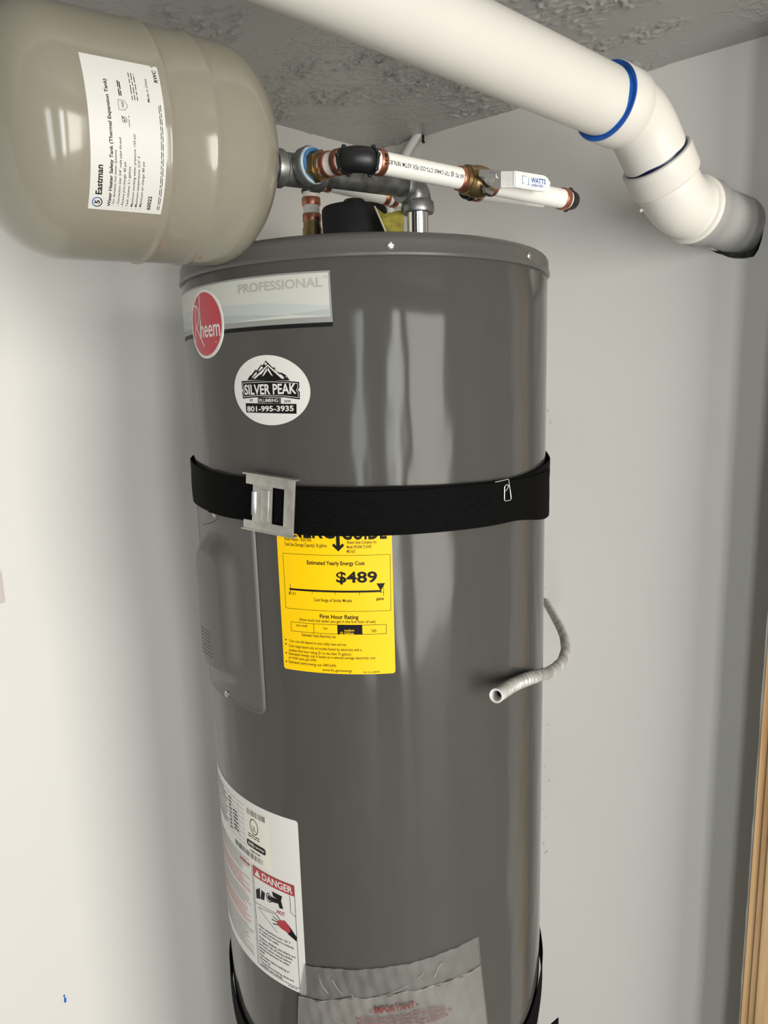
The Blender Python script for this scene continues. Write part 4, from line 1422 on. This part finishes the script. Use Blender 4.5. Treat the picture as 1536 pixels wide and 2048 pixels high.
# ================================================================== hot-water PEX line behind
HS = Vector((-.0708, .0850, 0))
hot = thing('pex_line', 'white plastic pipe rising behind the black puck and turning right behind the steel nipple', 'pipe', (HS.x, HS.y, 1.549))
g = G()
lathe(g, HS, ZV, [(1.548, .0120), (1.548, .0150), (1.578, .0150), (1.585, .0135), (1.612, .0135), (1.616, .0122), (1.622, .0120)], 24)
build('brass_adapter', g, MT['brass'], hot, angle=30)
g = G()
lathe(g, HS, ZV, [(1.6185, .0080), (1.6185, PEXR), (1.6600, PEXR), (1.6600, .0080)], 28, close=False)
build('pipe', g, MT['pex'], hot)
ring_at(hot, HS, ZV, 1.6225, 1.6320)
ring_at(hot, HS, ZV, 1.6430, 1.6530)
HC = HS + ZV * 1.678
HD = (Vector((.0400, .1500, 1.6665)) - HC).normalized()
g = G()
pts = [HC - ZV * .020, HC - ZV * .012]
for k in range(1, 10):
    t = k / 10
    pts.append((HC - ZV * .012) * (1 - t) ** 2 + HC * 2 * t * (1 - t) + (HC + HD * .012) * t * t)
pts += [HC + HD * .012, HC + HD * .022]
tube(g, pts, [.009] + [.0122] * 11 + [.009], 20)
lathe(g, HC - ZV * .0165, ZV, [(-.0015, .011), (-.0015, .0130), (.0015, .0130), (.0015, .011)], 20)
lathe(g, HC + HD * .0165, HD, [(-.0015, .011), (-.0015, .0130), (.0015, .0130), (.0015, .011)], 20)
build('elbow_fitting', g, MT['blackplastic'], hot, angle=50)
HL = (Vector((.0400, .1500, 1.6665)) - HC).length
g = G()
lathe(g, HC, HD, [(.0190, .008), (.0190, PEXR), (HL + .045, PEXR), (HL + .045, .008)], 28, close=False)
build('pipe', g, MT['pex'], hot)
ring_at(hot, HC, HD, .0225, .0300)
ring_at(hot, HC, HD, HL - .012, HL - .004)
ring_at(hot, HC, HD, HL + .002, HL + .010)
# second run that shows just below the valve
low = thing('pex_line', 'white plastic pipe with black elbow half hidden under the ball valve lever', 'pipe', (.1361, .0034, 1.63))
LA = Vector((.1270, -.0030, 1.6375))
LB = Vector((.2500, .0760, 1.6420))
DD = (LB - LA).normalized()
g = G()
tube(g, [LA - DD * .001, LA, LA + DD * .003, LA + DD * .008, LA + DD * .020], [.006, .0098, .0112, .0114, .0085], 20)
lathe(g, LA + DD * .013, DD, [(-.0015, .011), (-.0015, .0128), (.0015, .0128), (.0015, .011)], 20)
build('elbow_fitting', g, MT['blackplastic'], low, angle=50)
g = G()
lathe(g, LA, DD, [(.0155, .008), (.0155, PEXR), (.140, PEXR), (.140, .008)], 28, close=False)
build('pipe', g, MT['pex'], low)
ring_at(low, LA, DD, .0190, .0270)
# ================================================================== black puck and tag on the heater top
puck = thing('foam_collar', 'round black foam collar standing on top of the heater', 'collar', (-.0115, .0560, 1.5495))
g = G()
lathe(g, (-.0115, .0560, 0), ZV, [(1.5495, .0300), (1.5495, .0425), (1.6240, .0440), (1.6290, .0435), (1.6310, .0420), (1.6310, .0200), (1.6280, .0150)], 48)
build('collar_body', g, MT['blackfoam'], puck)
g = G()
lathe(g, (-.0115, .0560, 0), ZV, [(1.628, .0150), (1.640, .0150), (1.642, .0130)], 24)
build('inner_plug', g, MT['blackplastic'], puck)
tagc = thing('warning_tag', 'small yellow-green paper tag leaning between the black collar and the steel riser', 'tag', (.035, -.004, 1.55))
g = G()
ct = [(.0150, .0040, 1.6210), (.0265, -.0030, 1.6105), (.0505, -.0120, 1.6130), (.0500, -.0160, 1.5520), (.0420, -.0140, 1.5520)]
nn = Vector((0, -1, .1)).normalized() * .0006
n5 = len(ct)
g.add([Vector(p) for p in ct] + [Vector(p) + nn for p in ct], [tuple(reversed(range(n5))), tuple(range(n5, 2 * n5))] + [(i, (i + 1) % n5, (i + 1) % n5 + n5, i + n5) for i in range(n5)])
build('tag_sheet', g, MT['tag'], tagc, smooth=False)
g = G()
pe = [Vector(ct[0]) + nn * 2, (Vector(ct[0]) + Vector(ct[4])) / 2 + nn * 2, Vector(ct[4]) + nn * 2]
tube(g, pe, .0011, 6)
build('tag_edge', g, MT['cream'], tagc)

# ================================================================== PVC drain pipe
PR = .0413
D1 = Vector((.806, .589, -.055)).normalized()
Bp = Vector((.3167, .0370, 1.7497))
b1 = Bp + D1 * .070
D2 = Vector((.5678, .3539, -.7432)).normalized()
b2 = b1 + D2 * .1380
pvc = thing('pvc_drain_pipe', 'thick white plastic drain pipe crossing under the ceiling with two elbows into the right wall', 'pipe', b1)
g = G()
lathe(g, Bp, D1, [(-1.68, PR), (-1.4, PR), (-.8, PR), (-.4, PR), (-.2, PR), (.012, PR)], 64)
build('pipe', g, MT['pvc'], pvc)
def elbow45(o, da, db, la, lb, rb, n=14):
    """bend between directions da and db around corner o; returns centre line"""
    p0, p1 = o - da * la, o + db * lb
    out = []
    for k in range(n + 1):
        t = k / n
        out.append(p0 * (1 - t) ** 2 + o * 2 * t * (1 - t) + p1 * t * t)
    return out
HUB = PR * 1.165
g = G()
M1 = -.002
lathe(g, Bp, D1, [(M1, PR + .0005), (M1, HUB - .0015), (M1 + .0015, HUB), (.0375, HUB), (.0395, HUB - .001), (.0415, PR + .0025)], 64)
pts = [Bp + D1 * .036] + elbow45(b1, D1, D2, .028, .034, PR) + [b1 + D2 * .086]
tube(g, pts, PR + .0018, 64)
build('elbow_fitting', g, MT['pvc'], pvc, angle=45, label='upper white elbow')
# blue primer smears at the joints
def primer(name, o, d, t0, t1, r, mtl, seed):
    g = G()
    dd, a, b = frame(d)
    rd = random.Random(seed)
    p1, p2, p3 = rd.uniform(0, 6), rd.uniform(0, 6), rd.uniform(0, 6)
    vs, fs = [], []
    N = 96
    for k in range(N):
        th = 2 * math.pi * k / N
        w = 1 + .35 * math.sin(th + p1) + .2 * math.sin(3 * th + p2) + .12 * math.sin(7 * th + p3)
        c = a * math.cos(th) + b * math.sin(th)
        vs += [o + dd * t1 + c * (r + .0002), o + dd * (t1 - (t1 - t0) * .3) + c * (r + .0007), o + dd * (t1 - (t1 - t0) * w) + c * (r + .0002)]
    for k in range(N):
        j = (k + 1) % N
        fs += [(3 * k, 3 * j, 3 * j + 1, 3 * k + 1), (3 * k + 1, 3 * j + 1, 3 * j + 2, 3 * k + 2)]
    g.add(vs, fs)
    return build(name, g, MT[mtl], pvc, label='band of blue primer')
primer('primer_band', Bp, D1, M1 - .0052, M1 + .0006, PR, 'primer', 3)
g = G()
lathe(g, Bp, D1, [(M1 - .0005, PR), (M1 - .0007, HUB - .0012), (M1 + .0004, HUB - .0008)], 64, close=False)
build('primer_band', g, MT['primer'], pvc, label='blue primer on the fitting lip')
# lower elbow: starts with a socket over the upper elbow's spigot
S2 = .0640
g = G()
lathe(g, b1, D2, [(S2, PR + .0022), (S2, HUB - .0015), (S2 + .0015, HUB + .0003), (S2 + .034, HUB + .0003), (S2 + .0365, HUB - .0010), (S2 + .0385, PR + .0025)], 64)
pts = [b1 + D2 * (S2 + .030)] + elbow45(b2, D2, D1, .034, .034, PR) + [b2 + D1 * .050]
tube(g, pts, PR + .0018, 64)
lathe(g, b2, D1, [(.0380, PR + .001), (.0392, PR + .0030), (.0400, HUB - .0006), (.0412, HUB + .0004), (.0470, HUB + .0004), (.0475, PR)], 64)
low_elbow = build('elbow_fitting', g, MT['pvc'], pvc, angle=45, label='lower white elbow')
primer('primer_band', b1, D2, S2 - .0042, S2 + .0006, PR + .0018, 'primer_dark', 8)
g = G()
lathe(g, b2, D1, [(.0465, PR), (.0465, HUB + .0002), (.0720, HUB + .0002), (.0735, HUB - .0008), (.0745, PR + .0016), (.0760, PR + .0012), (.30, PR + .0012)], 64)
build('painted_stub', g, MT['pvc_paint'], pvc, label='stub painted over in grey wall paint')
g = G()
dd, a, b = frame(D2)
c = b2 - D2 * .004 - RGT * (PR + .0050) - ZV * .012
tube(g, [c + RGT * .010 + ZV * .001, c + RGT * .004, c], [.0008, .0010, .0012], 8)
lathe(g, c - RGT * .001, -RGT, [(-.002, .001), (0, .0026), (.0015, .0030), (.0030, .0020)], 12)
build('glue_drip', g, MT['sleeve'], pvc, label='hardened white glue drip')
# mud flakes on the stub
g = G()
for (t, ang, L) in ((.118, 60, .012), (.128, 50, .015), (.112, -35, .012), (.135, -60, .016)):
    d_, a_, b_ = frame(D1)
    nn_ = None
    for k in (0,):
        th = math.radians(ang)
        fr = -b_ * math.cos(th) + a_ * math.sin(th)
        ti = d_ * .7 - (a_ * math.cos(th) + b_ * math.sin(th)) * .7
        p = b2 + D1 * t + fr * (PR + .0013)
        tube(g, [p, p + ti * L * .5 + fr * .0006, p + ti * L], [.0003, .0012, .0003], 6)
build('plaster_smear', g, MT['wall'], pvc)['kind'] = 'stuff'

# ================================================================== flexible conduit
cond = thing('flexible_conduit', 'grey ribbed flexible conduit curling from the right wall in front of the heater', 'conduit', (.3454, .4336, .9540))
ctrl = [on_right(.414, .9540, -.004), (.3473, .3689, .9448), (.3371, .2730, .9479), (.3160, .1736, .9581), (.2834, .0753, .9735), (.2380, -.0260, 1.0000), (.1833, -.1538, 1.0490), (.1550, -.1890, 1.0565), (.1272, -.2357, 1.0661)]
pts = spline(ctrl, 48)
rad = []
L = 0
for i, p in enumerate(pts):
    if i:
        L += (p - pts[i - 1]).length
    ph = (L / .0066) * 2 * math.pi
    rad.append(.0068 + .0013 * max(-.7, math.sin(ph)))
g = G()
tube(g, pts, rad, 18, cap=False)
build('hose', g, MT['conduit'], cond, angle=70)
end = pts[-1]
ed_ = (pts[-1] - pts[-6]).normalized()
g = G()
lathe(g, end, ed_, [(-.013, .0066), (-.012, .0076), (-.002, .0078), (.0012, .0080), (.0018, .0072), (.0010, .0056), (-.004, .0054), (-.016, .0052)], 28, close=False)
build('end_bushing', g, MT['bushing'], cond, label='pale plastic bushing on the open end')
g = G()
lathe(g, end, ed_, [(-.0155, .0052), (-.0150, .0010)], 24, close=False)
build('dark_bore', g, MT['blackfoam'], cond)

# ================================================================== painted cable in the top corner
g = G()
c0 = Vector((.1160, .6104, 1.898))
c1 = Vector((.0928, .6299, 1.8676))
tube(g, spline([c0 + Vector((.004, -.003, .01)), c0, c1, c1 + Vector((-.03, .025, -.06)), c1 + Vector((-.045, .037, -.30))], 10), .0085, 14)
cb = build('painted_cable', g, MT['wall'])
tag(cb, 'cable painted over in wall white, dropping from the ceiling behind the white pipe', 'cable')
g = G()
for s_ in (-1, 1):
    for k in range(5):
        p = c0 + RDIR * (.0105 * s_ + rnd.uniform(-.002, .002)) + ZV * (-.004 - k * .003) - RN * .004
        box(g, p, .0022, .001, .002, (RDIR, RN, ZV))
build('crack', g, MT['blackfoam'], cb, smooth=False)

# ================================================================== wall plate at the left edge
sl = (Vector((-.5891, .1442, 0)) - CORNER).dot(LDIR)
g = G()
box(g, on_left(sl + .0365, 1.1024, .003), .0365, .003, .0262, (LDIR, LN, ZV), .0015)
plate2 = build('wall_plate', g, MT['plate'])
tag(plate2, 'pale wall plate at the left edge of the picture on the left wall', 'wall plate')
